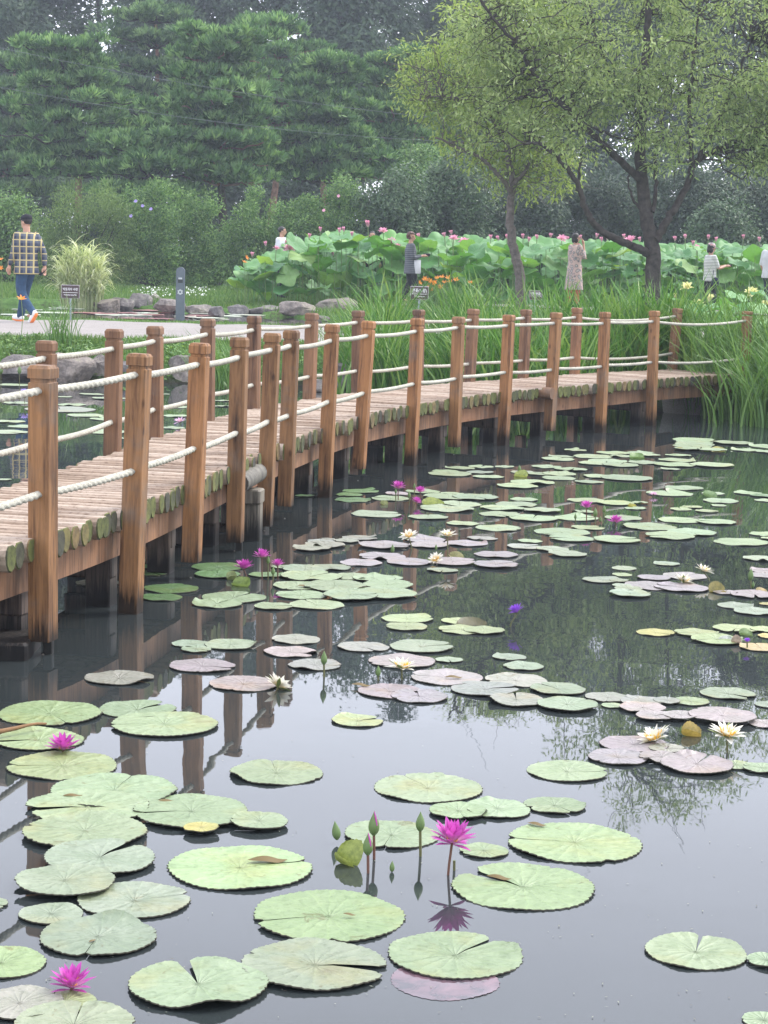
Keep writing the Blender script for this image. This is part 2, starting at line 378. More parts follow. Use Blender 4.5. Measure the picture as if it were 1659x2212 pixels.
# ================================================================== the bridge
D_Z, T_Z = .51, 1.24
NEAR = [(4, 1175), (129, 1143), (284, 1091), (400, 1044), (500, 1000), (608, 952), (699, 920), (775, 894), (881, 874), (1003, 854), (1108, 842), (1210, 833), (1319, 826), (1424, 815), (1513, 811)]
FAR = [(228, 977), (324, 945), (463, 907), (549, 881), (659, 859), (775, 841), (884, 835), (1003, 829), (1125, 816), (1234, 805), (1380, 800), (1473, 797)]
nr = np.array([atz(x, y, D_Z)[:2] for x, y in NEAR]); fr = np.array([atz(x, y, D_Z)[:2] for x, y in FAR])
axis0 = smooth_line(np.vstack([nr[0] - 2.6 * (nr[3] - nr[0]) / np.linalg.norm(nr[3] - nr[0]), nr, nr[-1] + (nr[-1] - nr[-2]) / np.linalg.norm(nr[-1] - nr[-2]) * .9]), 400)
k_ = np.ones(41) / 41                                            # smooth the traced edge
ext = np.vstack([axis0[0] + (axis0[0] - axis0[1]) * np.arange(20, 0, -1)[:, None], axis0, axis0[-1] + (axis0[-1] - axis0[-2]) * np.arange(1, 21)[:, None]])
edge = np.stack([np.convolve(ext[:, k], k_, 'valid') for k in range(2)], 1)
es = np.concatenate([[0], np.cumsum(np.linalg.norm(np.diff(edge, axis=0), axis=1))])
tan = np.gradient(edge, axis=0); tan /= np.linalg.norm(tan, axis=1)[:, None]
nor = np.stack([-tan[:, 1], tan[:, 0]], 1)                        # towards the far side of the deck
def wid(s): return float(np.interp(s, [5, 8, 10, 12, 20], [.80, .84, .92, .97, .97]))
def edge_at(s, off=0.0):
    p = np.array([np.interp(s, es, edge[:, 0]), np.interp(s, es, edge[:, 1])]); n = np.array([np.interp(s, es, nor[:, 0]), np.interp(s, es, nor[:, 1])]); n /= np.linalg.norm(n)
    return p + n * off, n
def s_of(P, off=0.0):
    return es[np.argmin(np.linalg.norm(edge + nor * off - P[:2], axis=1))]
bridge = empty('footbridge', (float(edge[200][0]), float(edge[200][1]), 0))
tag(bridge, 'curved timber footbridge of round logs with rope railings crossing the lily pond', 'bridge')
BL = np.array(bridge.location)
def bpart(mb, name, mat, at=None, **kw):
    "link as a child of the bridge; vertices are given relative to AT"
    o = mb.build(name, mat, bridge, **kw); p = np.array(at if at is not None else BL, float); o.location = p - BL; return o
# deck of round logs laid side by side
q = MB(); s = .02; total = es[-1]
while s < total:
    r_ = rng.uniform(.041, .051); s += r_
    p, n = edge_at(s); j0, j1 = rng.uniform(-.03, .02), rng.uniform(-.02, .04)
    a = np.array([*(p + n * j0), D_Z - r_ + rng.uniform(-.004, .004)]); e = np.array([*(p + n * (wid(s) + j1)), D_Z - r_])
    a2 = a + [0, 0, rng.uniform(-.004, .004)]
    P = np.linspace(a2, e, 4) - BL; P[1:3, 2] += rng.uniform(-.003, .003, 2)
    tmp = MB(); tmp.tube(P, [r_, r_ * rng.uniform(.95, 1.04), r_ * rng.uniform(.95, 1.04), r_], 12, 0, caps=False)
    zc_ = np.repeat(P[:, 2], 12); dz_ = tmp.V[0][:, 2] - zc_; tmp.V[0][:, 2] = zc_ + np.where(dz_ < 0, dz_ * 1.55, np.minimum(dz_, r_ * .86))
    q.add(tmp.V[0], tmp.L[0].reshape(-1, 4), 0)
    V = tmp.V[0]
    for ring_, rev in ((V[:12], True), (V[-12:], False)):
        c0 = ring_.mean(0); ax = (P[0] - P[1]) if rev else (P[-1] - P[-2]); ax = ax / np.linalg.norm(ax)
        R2 = np.vstack([ring_ * 1.0, c0 + (ring_ - c0) * .93 + ax * .006])
        idx = np.arange(12); qd = np.stack([idx, (idx + 1) % 12, (idx + 1) % 12 + 12, idx + 12], 1)
        if rev: qd = qd[:, ::-1]
        q.add(R2, qd, 1); q.add(R2[12:], [list(range(12))[::-1] if rev else list(range(12))], 1)
    s += r_ * rng.uniform(.96, 1.15)
bpart(q, 'deck', [M_logtop, M_logend], smooth=False)
# beams under both edges, in lengths between the piles
nb = 12; cuts = np.linspace(0, total, nb + 1)
for far_ in (0, 1):
    for k in range(nb):
        ss = np.linspace(cuts[k] + .003, cuts[k + 1] - .003, 6); rr = []
        for s_ in ss:
            p, n = edge_at(s_, wid(s_) - .10 if far_ else .10)
            rr.append([(*(p + n * .035), .255), (*(p - n * .035), .255), (*(p - n * .035), .398), (*(p + n * .035), .398)])
        q = MB(); q.rings(np.array(rr)[:, ::-1]); c0 = np.array([*edge_at(ss[0], .1)[0], 0]); q.V = [x - c0 for x in q.V]
        bpart(q, 'beam', M_beam, c0, smooth=False)
# posts
def post(name, x, yd, topy, topx, far=False, bottom=None, width=.092, into_water=False, mat=None, grey=False):
    if far: P = atz(x, yd, D_Z)[:2]; s0 = s_of(P, .88)
    else: s0 = s_of(atz(x, np.interp(x, *zip(*NEAR)), D_Z)[:2])
    def col_(s_):
        p_ = edge_at(s_, wid(s_) + .03 if far else -.045)[0]; v = np.array([p_[0], p_[1], D_Z - H]); return abs(CX + F * (v @ rt) / (v @ fwd) - x)
    s_ = min(np.linspace(s0 - .7, s0 + .7, 281), key=col_); P = edge_at(s_, wid(s_) + .03 if far else -.045)[0]
    n = edge_at(s_)[1]; rz = math.atan2(n[1], n[0])
    zt = T_Z + rng.uniform(-.012, .012)
    zb = -.5 if (into_water or bottom is None) else z_at(P[0], P[1], bottom)
    if far and bottom is None and not into_water: zb = .12
    # lean: the photographed top column against this one
    q = MB(); h = width / 2
    prof = [(zb, h), (zt - .074, h), (zt - .070, h * .86), (zt - .056, h * .86), (zt - .054, h * 1.04), (zt - .014, h * 1.05), (zt, h * .86)]
    c = .0035; rr = []
    for z, e in prof:
        rr.append([(e, -e + c, z), (e, e - c, z), (e - c, e, z), (-e + c, e, z), (-e, e - c, z), (-e, -e + c, z), (-e + c, -e, z), (e - c, -e, z)])
    q.rings(np.array(rr)); 
    v = np.array([P[0], P[1], zt - H]); xt = CX + F * (v @ rt) / (v @ fwd)
    lean = np.clip((topx - xt) * upm(P[1]) / .75, -.05, .05) if topx else .01
    at = np.array([P[0], P[1], 0]); o = bpart(q, 'post', mat or (M_far if far else M_post), at, smooth=False)
    o.rotation_euler = (0, 0, rz)
    o.rotation_euler = (Matrix.Rotation(lean, 3, 'Y') @ Matrix.Rotation(rz, 3, 'Z')).to_euler()
    # keep the shaft where it meets the deck edge
    o.location.x -= math.sin(lean) * D_Z
    # bolt heads
    if not far:
        g = MB()
        for zz, sx_ in ((.33, .5), (.40, -.35), (.20 if zb > 0 else .25, .1)):
            if zz > zb + .05:
                g.ball((0, 0, 0), (.006, .006, .006), 0, 8, 5); g.V[-1] = g.V[-1] + np.array([-h * .0 + sx_ * h, 0, zz]) * [1, 1, 1] + np.array([0, -h if False else 0, 0])
                g.V[-1][:, 1] += -h
        # heads sit on the face that looks along the bridge towards the viewer
        tz = edge_at(s_)[1]
        ob = g.build('bolt_head', M_bolt, o)
    return s_, P, o, lean
M_bolt = plain('bolt_steel', (.35, .31, .27), .5, .5, .2, 60, .6)
NP = [(93, 795, 93, 1382), (290, 763, 302, None), (420, 742, 432, 1212), (511, 731, 518, 1170), (578, 722, 589, 1135), (621, 707, 630, 1092), (708, 700, 718, None), (783, 685, 797, 1012),
      (893, 675, 902, None), (985, 675, 991, 965), (1092, 674, 1100, None), (1192, 674, 1202, 930), (1301, 674, 1307, None), (1409, 671, 1414, None)]
FP = [(97, 1015, 731, 101), (243, 977, 716, 247), (335, 945, 700, 335), (448, 907, 686, 449), (547, 878, 670, 549), (668, 859, 669, 674), (772, 843, 664, 774), (901, 834, 668, 905), (1014, 830, 664, 1023), (1130, 816, 668, 1137), (1241, 805, 663, 1247), (1485, 797, 658, 1482)]
near_s, far_s = [], []
for x, ty, tx, bt in NP:
    near_s.append(post('post', x, 0, ty, tx, False, bt, into_water=bt is None, width=.096 if x < 300 else .092))
for k, (x, yd, ty, tx) in enumerate(FP):
    far_s.append(post('post', x, yd, ty, tx, True, None, into_water=k % 2 == 0))
# posts just outside the frame, which carry the railing on
def extra(s_, off):
    P = edge_at(s_, off)[0]; n = edge_at(s_)[1]; q = MB(); h = .046
    q.box((0, 0, .37), (.092, .092, 1.62), ch=.006); q.box((0, 0, 1.215), (.098, .098, .04), ch=.008)
    o = bpart(q, 'post', M_post, np.array([P[0], P[1], 0]), smooth=False); o.rotation_euler = (0, 0, math.atan2(n[1], n[0])); return (s_, P, o, 0.0)
near_s.insert(0, extra(near_s[0][0] - 1.25, -.045)); far_s.insert(0, extra(far_s[0][0] - 1.15, .83))
e_near = extra(total - .05, -.045)
# ropes through the posts, one length per span
def ropes(L):
    for (sa, A, oa, la), (sb, B, ob, lb) in zip(L[:-1], L[1:]):
        for z in (1.135, .69):
            a = np.array([A[0] + (z - D_Z) * la, A[1], z + rng.uniform(-.008, .008)]); c = np.array([B[0] + (z - D_Z) * lb, B[1], z + rng.uniform(-.008, .008)])
            ln = np.linalg.norm(c - a); near = a[1] < 15; n = int(ln / (.007 if near else .022)) + 2
            tt = np.linspace(0, 1, n); P = a + (c - a) * tt[:, None]; P[:, 2] -= (.012 if ln < 1.5 else .02) * ln * 4 * tt * (1 - tt) * rng.uniform(.5, 1.1)
            q = MB(); q.tube(P - a, .0155, 12 if near else 9, lobes=3, twist=2 * math.pi / .055, amp=.14, caps=False)
            bpart(q, 'rope', M_rope, a)
            # dark hole where the rope enters the post
ropes(near_s + [e_near]); ropes(far_s)
# piles and cross pieces under the deck
pl = [near_s[k][0] for k in range(1, len(near_s))]
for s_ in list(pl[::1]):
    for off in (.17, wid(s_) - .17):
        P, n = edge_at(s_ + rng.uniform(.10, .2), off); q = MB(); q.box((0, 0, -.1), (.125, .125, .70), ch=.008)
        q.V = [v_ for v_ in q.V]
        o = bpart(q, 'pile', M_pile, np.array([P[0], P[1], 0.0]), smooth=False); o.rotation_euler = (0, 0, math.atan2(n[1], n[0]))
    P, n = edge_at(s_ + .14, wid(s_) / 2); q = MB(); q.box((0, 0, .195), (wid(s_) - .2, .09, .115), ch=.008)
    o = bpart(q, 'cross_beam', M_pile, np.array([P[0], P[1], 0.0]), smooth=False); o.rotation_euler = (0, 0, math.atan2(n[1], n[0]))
# grey pier with a short round log on top, behind the fourth and fifth posts
s5 = near_s[5][0] - .42
P, n = edge_at(s5, -.02); q = MB(); q.box((0, 0, -.06), (.16, .10, .62), ch=.01); q.box((.02, 0, .27), (.21, .14, .09), ch=.01)
pier = bpart(q, 'pier', M_grey, np.array([P[0], P[1], 0.0]), smooth=False); pier.rotation_euler = (0, 0, math.atan2(n[1], n[0]))
q = MB(); t_ = np.array([*(edge_at(s5 + .3, -.02)[0] - P), 0]); t_ /= np.linalg.norm(t_)
q.tube(np.array([-t_ * .28 + [0, 0, .375], t_ * .0 + [0, 0, .382], t_ * .26 + [0, 0, .385]]), [.058, .06, .058], 14)
lg = bpart(q, 'round_log', M_grey, np.array([P[0], P[1], 0.0]))
# stub at the far right and a thin stake under the hanging posts
for i in (1, 4):
    s_, P, o, l_ = near_s[i]; q = MB(); q.box((0, 0, .02 - .12), (.04, .05, .5), ch=.004); bpart(q, 'stake', M_grey, np.array([P[0] + .02, P[1] + .03, 0]), smooth=False)
s_, P, o, l_ = near_s[1]; q = MB(); q.box((0, 0, .01), (.18, .34, .13), ch=.012); o = bpart(q, 'footing', M_pile, np.array([P[0] - .13, P[1] + .03, 0]), smooth=False)
s12 = near_s[12][0] - .12; P, n = edge_at(s12, -.0); q = MB(); q.tube(np.array([[*(-n * .12), D_Z - .055], [*(n * .3), D_Z - .055]]), .058, 12); bpart(q, 'protruding_log', M_far, np.array([P[0], P[1], 0]))

# ================================================================== rocks along the banks
def rock_mesh(seed, sx_, sy_, sz_):
    g = np.random.default_rng(seed); nu, nv = 20, 12
    th = np.linspace(0, 2 * np.pi, nu, endpoint=False); ph = np.linspace(.08, math.pi - .08, nv)
    V = np.stack([np.sin(ph)[:, None] * np.cos(th), np.sin(ph)[:, None] * np.sin(th), np.cos(ph)[:, None] * np.ones(nu)], -1)
    V = np.sign(V) * np.abs(V) ** .62
    for _ in range(12):                                            # chop with random planes for facets
        d = g.normal(size=3); d /= np.linalg.norm(d); k = g.uniform(.62, .95); dd = V @ d; over = np.maximum(dd - k, 0); V = V - over[..., None] * d
    V = V * (1 + .05 * np.sin(V[..., :1] * 9 + seed) * np.cos(V[..., 1:2] * 8)) + g.normal(0, .012, V.shape)
    q = MB(); q.rings((V * [sx_, sy_, sz_])[::-1]); return q
def rock(x, ybase, wu, hu, label, z0=0.0, group=None, seed=0):
    P = atz(x, ybase, z0); k = upm(P[1]); sx_, sz_ = wu * k / 2 * 1.12, hu * k / 2 * (1.12 if z0 == 0 else .98)
    q = rock_mesh(seed, sx_, max(.18, sx_ * .7), sz_)
    o = q.build('rock', M_rock, loc=(P[0], P[1] + max(.18, sx_ * .7) * (.30 if z0 == 0 else .6), z0 + sz_ * .72), smooth=False); o.rotation_euler = (rng.uniform(-.1, .1), rng.uniform(-.1, .1), rng.uniform(-.4, .4))
    return tag(o, label, 'rock', group)
for i, (x, y, wu, hu, lb) in enumerate([
    (38, 822, 118, 64, 'long flat dark bank rock at the water, leftmost of the near bank'),
    (150, 824, 100, 62, 'wide dark rock in the near bank seen right of the first rear bridge post'),
    (222, 823, 70, 60, 'pale angular rock in the near bank just behind the second rear bridge post'),
    (282, 823, 66, 52, 'grey bank rock midway between the second and third rear bridge posts'),
    (400, 827, 88, 62, 'pointed pale brown rock standing alone at the near bank, mirrored in the water'),
    (338, 820, 54, 40, 'low grey rock just behind the third rear bridge post'),
    (738, 842, 62, 58, 'grey rock on the near bank beside the tall reeds behind the bridge'),
    (690, 846, 50, 30, 'low dark rock at the reeds behind the bridge, left of the taller grey one')]):
    rock(x, y, wu, hu, lb, 0.0, 'rocks of the near bank', 11 + i)
for i, (x, y, wu, hu, lb) in enumerate([
    (232, 668, 62, 26, 'low dull grey rock beside the striped ornamental grass, first of the rock edging'),
    (262, 668, 48, 34, 'rounded grey rock in the rock edging, second from the striped grass'),
    (298, 668, 52, 40, 'humped light grey rock in the edging left of the slate bollard'),
    (330, 664, 40, 36, 'tall round-topped rock in the edging nearest left of the slate bollard'),
    (362, 676, 66, 36, 'long grey rock of the edging directly behind the slate bollard'),
    (430, 678, 60, 22, 'low cream rock of the edging just right of the slate bollard'),
    (468, 684, 36, 26, 'small weedy rock of the edging, second right of the slate bollard'),
    (512, 680, 46, 26, 'dark blue-grey rock of the edging left of the long cream slab'),
    (570, 681, 84, 26, 'long cream slab of rock in the edging of the rear pond'),
    (648, 686, 84, 40, 'large dark grey boulder in the edging, left of the last boulder'),
    (728, 684, 96, 44, 'largest dark boulder at the end of the edging beside the reeds'),
    (692, 694, 40, 16, 'small flat rock in front of the two dark boulders')]):
    rock(x, y, wu, hu, lb, .44, 'rocks edging the rear pond', 41 + i)

# ================================================================== lily pads
m, t, b, o = new_mat('lily_pad')
oi = t.nodes.new('ShaderNodeObjectInfo'); tc = t.nodes.new('ShaderNodeTexCoord'); sp = t.nodes.new('ShaderNodeSeparateXYZ'); t.links.new(tc.outputs['Object'], sp.inputs[0])
ang = mathn(t, 'ARCTAN2', sp.outputs[1], sp.outputs[0])
vadd = nd(t, 'ShaderNodeVectorMath', operation='ADD'); t.links.new(tc.outputs['Object'], vadd.inputs[0]); t.links.new(oi.outputs['Location'], vadd.inputs[1])
nz = noise(t, vadd.outputs[0], 9, 4, .6); nf = noise(t, vadd.outputs[0], 55, 4, .65); nl = noise(t, vadd.outputs[0], 3.5, 3)
vein = mathn(t, 'ABSOLUTE', mathn(t, 'SINE', mathn(t, 'ADD', mathn(t, 'MULTIPLY', ang, 9.0), mathn(t, 'MULTIPLY', nz, 3.0))))
veinc = ramp(t, vein, [(.0, (1.12, 1.14, 1.05)), (.12, (1, 1, 1)), (.6, (.97, .97, .97))])
col = mixc(t, 1.0, oi.outputs['Color'], veinc, 'MULTIPLY')
col = mixc(t, .75, col, ramp(t, nz, [(.3, (.78, .84, .74)), (.7, (1.14, 1.10, 1.12))]), 'MULTIPLY')
col = mixc(t, .6, col, ramp(t, nf, [(.32, (.55, .6, .5)), (.45, (1, 1, 1)), (.8, (1.1, 1.1, 1.08))]), 'MULTIPLY')
vo = t.nodes.new('ShaderNodeTexVoronoi'); vo.inputs['Scale'].default_value = 26; t.links.new(vadd.outputs[0], vo.inputs['Vector'])
speck = ramp(t, vo.outputs['Distance'], [(.035, (.30, .26, .12)), (.07, (1, 1, 1))]); col = mixc(t, mathn(t, 'MULTIPLY', oi.outputs['Random'], .8), col, speck, 'MULTIPLY')
stain = ramp(t, nl, [(.54, (1, 1, 1)), (.66, (1.12, .96, .74)), (.78, (.75, .52, .34))]); col = mixc(t, .75, col, stain, 'MULTIPLY')
nb2 = noise(t, vadd.outputs[0], 16, 3, .7, 1.2); col = mixc(t, .8, col, ramp(t, nb2, [(.64, (1, 1, 1)), (.70, (.62, .50, .34))]), 'MULTIPLY')
t.links.new(col, b.inputs['Base Color']); b.inputs['Roughness'].default_value = .42; b.inputs['Specular IOR Level'].default_value = .55
vc = nd(t, 'ShaderNodeTexVoronoi', feature='SMOOTH_F1'); vc.inputs['Scale'].default_value = 34; t.links.new(vadd.outputs[0], vc.inputs['Vector'])
hh = mathn(t, 'ADD', mathn(t, 'ADD', mathn(t, 'MULTIPLY', vein, -.25), mathn(t, 'MULTIPLY', vc.outputs['Distance'], .8)), mathn(t, 'ADD', mathn(t, 'MULTIPLY', nf, .5), mathn(t, 'MULTIPLY', nz, 1.2)))
bump(t, hh, b, .8, .009); M_pad = m

M_rim = plain('pad_rim', (.055, .050, .035), .5, .3, .3, 40)
M_sunk, t, b, o = new_mat('sunken_leaf'); v = coords(t); f1 = noise(t, v, 14, 4, .65, .6)
t.links.new(ramp(t, f1, [(.35, (.045, .040, .048)), (.5, (.10, .065, .078)), (.7, (.15, .09, .105))]), b.inputs['Base Color']); b.inputs['Roughness'].default_value = .03; b.inputs['IOR'].default_value = 1.45
PAD_COL = {'g': (.255, .325, .18), 'm': (.25, .30, .20), 'p': (.31, .265, .265), 'q': (.28, .285, .24), 'y': (.30, .355, .165), 'Y': (.38, .34, .11), 'd': (.12, .22, .09), 'o': (.42, .30, .14), 'b': (.275, .36, .17), 'r': (.19, .125, .15), 'w': (.26, .27, .22)}  # 'd' is pad green with the shade under the bridge put into the colour
COLWORD = {'g': 'pale green', 'm': 'grey-green', 'p': 'dull purplish', 'q': 'purple-tinged green', 'y': 'yellowish green', 'Y': 'mottled yellow', 'd': 'shade-darkened green', 'o': 'withered orange', 'b': 'bright green', 'r': 'half-sunken pink', 'w': 'grey-tinged'}
def pad_mesh(rad, seed, notch, detail=1.0, gap=None):
    g = np.random.default_rng(seed)
    gap = gap if gap is not None else g.choice([.008, .02, .05, .11], p=[.35, .3, .22, .13])
    n = int(max(48, min(220, 560 * rad * 2)) * detail) // 2 * 2
    th = np.linspace(gap, 2 * np.pi - gap, n + 1)
    rings_ = [.05, .3, .55, .78, .92, 1.0]
    low = sum(g.uniform(-.012, .012) * np.cos(k * th + g.uniform(0, 6)) for k in (2, 3, 4, 5))
    teeth = int(max(14, 46 * (rad / .18) ** .5)); ph = g.uniform(0, 6)
    sc_ = .026 * (1 - np.abs(np.sin(teeth * th / 2 + ph + .8 * np.sin(3 * th)))) ** .8 + .008 * np.sin(teeth * 1.7 * th)
    lobe = 1 - .11 * np.exp(-((th - gap) / .06) ** 2) - .11 * np.exp(-((2 * np.pi - gap - th) / .06) ** 2)   # rounded lobes at the slit
    R_ = rad * (1 + low + sc_ - .012) * lobe
    for _ in range(g.choice([0, 1, 2, 3], p=[.45, .3, .15, .1])): R_ = R_ * (1 - g.uniform(.03, .11) * np.exp(-((th - g.uniform(.4, 5.9)) / g.uniform(.03, .09)) ** 2))    # nibbled edge
    u = g.normal(0, 1, 6); V = []; lift = g.uniform(.006, .020) * (g.random() < .35) * min(1, rad / .15); lt = g.uniform(0, 6.28); lw_ = g.uniform(.18, .45)
    for r_ in rings_:
        x, y = R_ * r_ * np.cos(th), R_ * r_ * np.sin(th)
        z = .0012 * (np.sin(x * 18 + u[0]) * np.cos(y * 15 + u[1])) + .0010 * np.sin(7 * th + u[2]) * r_ ** 2 + .004 * (r_ < .1) * -1
        z = z + (.0030 * (r_ == 1.0) + .0005 * (r_ > .9)) * (.45 + .9 * np.sin(3 * th + u[3]) * np.sin(2 * th + u[4])) 
        z = z * min(1, rad / .12) + lift * r_ ** 5 * np.exp(-((th - lt) / lw_) ** 2)
        V.append(np.stack([x, y, z + .003], -1))
    V = np.array(V); k = len(rings_); c, s_ = math.cos(notch), math.sin(notch)
    V = V @ np.array([[c, s_, 0], [-s_, c, 0], [0, 0, 1]])
    i = np.arange(k - 1)[:, None] * (n + 1) + np.arange(n)[None]
    q = MB(); q.add(V, np.stack([i, i + n + 1, i + n + 2, i + 1], -1).reshape(-1, 4))
    cc = len(V.reshape(-1, 3)); q.add(np.vstack([[0, 0, .003], V[0]]), [[0, j + 1, j + 2] for j in range(n)])
    # the rim has a visible edge
    rim = V[-1]; low_ = rim * [1.004, 1.004, 1] - [0, 0, .0032]; j = np.arange(n); q.add(np.vstack([rim, low_]), np.stack([j, j + 1 + 0, j + n + 2, j + n + 1], 1)[:, ::-1], 1)
    return q
# x, y, width on the measuring grid, colour key, direction of the slit in degrees (0 = right, 90 = away)
PADS = '''518 1876 310 b 20;215 1862 238 m 60;140 1915 215 m 190;290 1947 240 m 20;110 1977 138 m 300;212 2027 250 m 265;3 2082 190 b 200;-25 1955 84 m 0;428 2132 295 g 110;680 2088 312 m 350;710 1981 328 b 200;141 2167 132 y 150;42 2172 190 q 40;160 2222 260 m 90
983 2066 287 g 50;960 2118 232 r 60;1503 2058 217 g 75;1655 2080 84 g 190;1650 2208 96 g 180;1130 1918 308 b 140;1241 1822 290 b 175;846 1805 204 g 260;1045 1840 105 g 200;925 1704 230 g 120;990 1757 125 g 280;1075 1751 142 g 190;1198 1742 134 g 300;597 1671 200 g 100;560 1783 125 g 180;772 1559 112 y 30
868 1430 145 p 200;680 1438 115 q 350;965 1465 155 p 170;842 1495 139 p 0;905 1507 122 p 100;779 1062 79 d 30;755 1070 60 d 0;762 1081 78 d 170;658 1072 42 d 0;913 1063 76 g 180;844 1078 82 g 160;858 1067 54 p 0;977 1067 50 g 0;970 1074 110 g 200;1027 1076 100 g 0;993 1090 96 g 90;965 1100 117 g 180
813 1112 108 m 20;925 1118 87 g 0;1000 1132 72 g 160;1076 1142 98 g 330;1080 1112 90 g 0;1115 1091 90 g 30;1085 1099 95 g 200;1152 1121 105 g 0;777 1163 76 w 10;707 1166 34 w 0;693 1172 60 w 180;702 1179 88 w 0;674 1187 84 w 190;748 1170 54 w 0;829 1180 112 p 350;918 1167 90 p 180;927 1179 88 p 0;1007 1175 92 p 20;1042 1164 66 q 0
826 1203 101 p 200;780 1217 91 p 0;885 1216 99 p 330;978 1216 99 p 10;1071 1199 96 p 0;1071 1223 98 p 30;956 1233 67 m 0;610 1226 50 m 0;660 1231 100 m 70;714 1227 90 m 0;672 1248 133 g 0;765 1247 80 g 180;838 1266 110 g 20;808 1251 92 g 0;848 1250 46 g 0;724 1270 135 g 210;642 1267 105 g 0;650 1287 110 g 190
830 1286 140 g 190;757 1292 118 g 10;684 1308 120 g 120;590 1312 84 g 10;880 1338 112 y 0;878 1356 90 y 180;998 1362 102 y 200;1046 1364 88 y 340;988 1343 70 y 0;640 1383 105 w 200;785 1399 112 q 300;910 1399 137 m 15;628 1410 116 p 330;970 1427 60 m 0;1100 1421 73 m 0;1131 1441 88 m 200;1115 1471 134 q 200;1047 1491 147 q 10;1205 1491 121 m 130;1115 1516 120 q 0;1225 1527 130 m 40
1313 1508 98 q 260;1385 1518 90 q 20;1440 1518 58 q 0;1322 1526 46 g 0;1388 1533 100 p 300;1492 1517 80 g 175;1572 1500 120 m 315;1660 1524 60 m 180;1415 1552 85 p 20;1470 1553 75 p 40;1560 1555 145 p 200;1655 1566 75 p 0;1370 1610 150 p 10;1440 1620 78 q 0;1335 1639 130 p 0;1430 1641 100 p 200;1505 1657 155 p 60;1590 1655 72 g 0;1645 1663 82 g 160;1225 1668 172 g 355
1500 951 95 g 0;1500 957 80 g 180;1500 962 85 g 0;1495 967 85 g 0;1485 972 60 g 0;1583 958 90 g 0;1538 975 65 g 0;1615 973 70 g 0;1655 965 75 g 0;1662 977 60 g 0;1243 973 48 g 0;1325 979 75 g 0;1382 980 62 g 0;1280 987 85 g 0;1212 987 55 g 0;1205 993 72 g 0;1342 986 50 g 0;1405 985 45 g 0;1312 997 85 g 0;1285 1002 72 g 0
1340 1006 80 g 0;1392 1000 70 g 0;1465 984 56 g 0;1463 995 80 g 0;1458 1005 92 g 0;1448 1014 45 g 0;1538 1006 95 g 0;1180 1009 65 g 0;1233 1015 72 g 0;1208 1026 72 g 0;1165 1025 55 g 0;1207 1034 75 g 0;1130 1021 55 m 0;1300 1030 80 g 0;1354 1034 112 g 0;1273 1042 62 g 0;1150 1043 95 g 0;1118 1051 88 g 0
993 1012 65 g 0;972 1025 95 g 20;963 1019 60 g 0;1039 1009 55 g 0;1090 1009 43 g 0;1055 1031 68 g 0;1037 1021 60 m 0;1478 1055 83 g 0;1446 1067 100 g 0;1540 1067 50 g 0;1615 1066 60 g 0;1557 1083 76 g 0;1650 1072 60 d 0;1655 1082 50 g 0;1552 1093 35 g 0;1265 1082 80 y 0;1330 1088 80 y 0;1382 1088 35 y 0;1372 1099 48 g 0;1471 1101 46 y 0;1495 1096 45 y 0;1527 1105 50 y 0
1260 1106 50 g 0;1245 1120 95 g 0;1171 1104 80 g 0;1132 1080 60 g 0;1346 1120 80 g 0;1467 1125 92 g 30;1547 1129 87 g 0;1270 1141 72 y 0;1403 1139 117 g 20;1214 1151 121 g 0;1494 1152 106 g 0;1447 1160 107 g 200;1234 1165 98 g 180;1333 1168 101 g 0;1600 1172 118 g 0;1653 1155 70 g 0;1668 1165 50 g 0;1145 1170 54 g 0;1135 1182 80 q 0;1194 1188 71 m 0;1226 1199 83 m 200
1440 1219 57 m 270;1645 1208 80 m 0;1348 1229 53 m 0;1344 1243 43 y 0;1302 1254 88 m 330;1338 1256 42 m 0;1412 1250 72 p 0;1480 1246 95 p 0;1405 1267 110 p 0;1472 1271 118 p 0;1343 1267 42 m 0;1357 1275 62 m 0;1361 1286 91 m 200;1650 1234 60 p 0;1652 1244 65 p 0;1568 1281 55 p 0;1630 1286 104 p 0;1589 1310 78 m 290;1630 1323 88 m 0;1655 1306 30 Y 0
1416 1368 83 Y 0;1505 1370 95 y 0;1548 1385 110 y 200;1590 1359 100 y 250;1652 1362 62 y 0;1665 1376 56 Y 0;1642 1400 90 o 0;107 1544 218 b 300;297 1534 165 g 0;355 1567 230 g 190;85 1600 190 b 200;135 1656 235 y 185;247 1711 270 g 80;190 1748 262 g 200;413 1760 245 g 195;183 1803 264 g 170;435 1798 78 Y 0
257 1466 148 q 350;437 1440 143 p 345;527 1479 150 p 5;211 1261 95 w 0;370 1273 118 d 0;347 1292 95 d 180;330 1225 58 d 0;330 1240 62 d 0;470 1226 112 d 0;470 1243 100 d 180;505 1292 138 g 60;469 1306 108 g 0;575 1243 76 d 0;413 1393 84 m 0;499 1395 113 m 10;424 1405 65 m 0
30 832 70 g 0;155 875 62 g 0;198 852 55 g 0;237 861 76 g 0;140 858 34 g 0;130 885 150 w 0;35 871 60 g 0;185 898 80 g 0;235 906 80 g 0;228 934 95 g 0;20 911 70 g 0;50 922 66 g 0;15 934 90 g 0;380 899 60 g 0;390 880 45 g 0;375 925 50 g 0;480 866 36 g 0;480 878 40 g 0;268 947 34 g 0;8 1037 34 g 0;357 852 22 g 0'''
pads = []
for line in PADS.replace('\n', ';').split(';'):
    x, y, wd, c, a = line.split(); x, y, wd, a = float(x), float(y), float(wd), float(a)
    P = atz(x, y); pads.append([x, y, wd, c, a, P, wd * (P[1] * fwd[1] + (P[2] - H) * fwd[2]) / F / 2])
pads.sort(key=lambda p: p[1])
placed = []
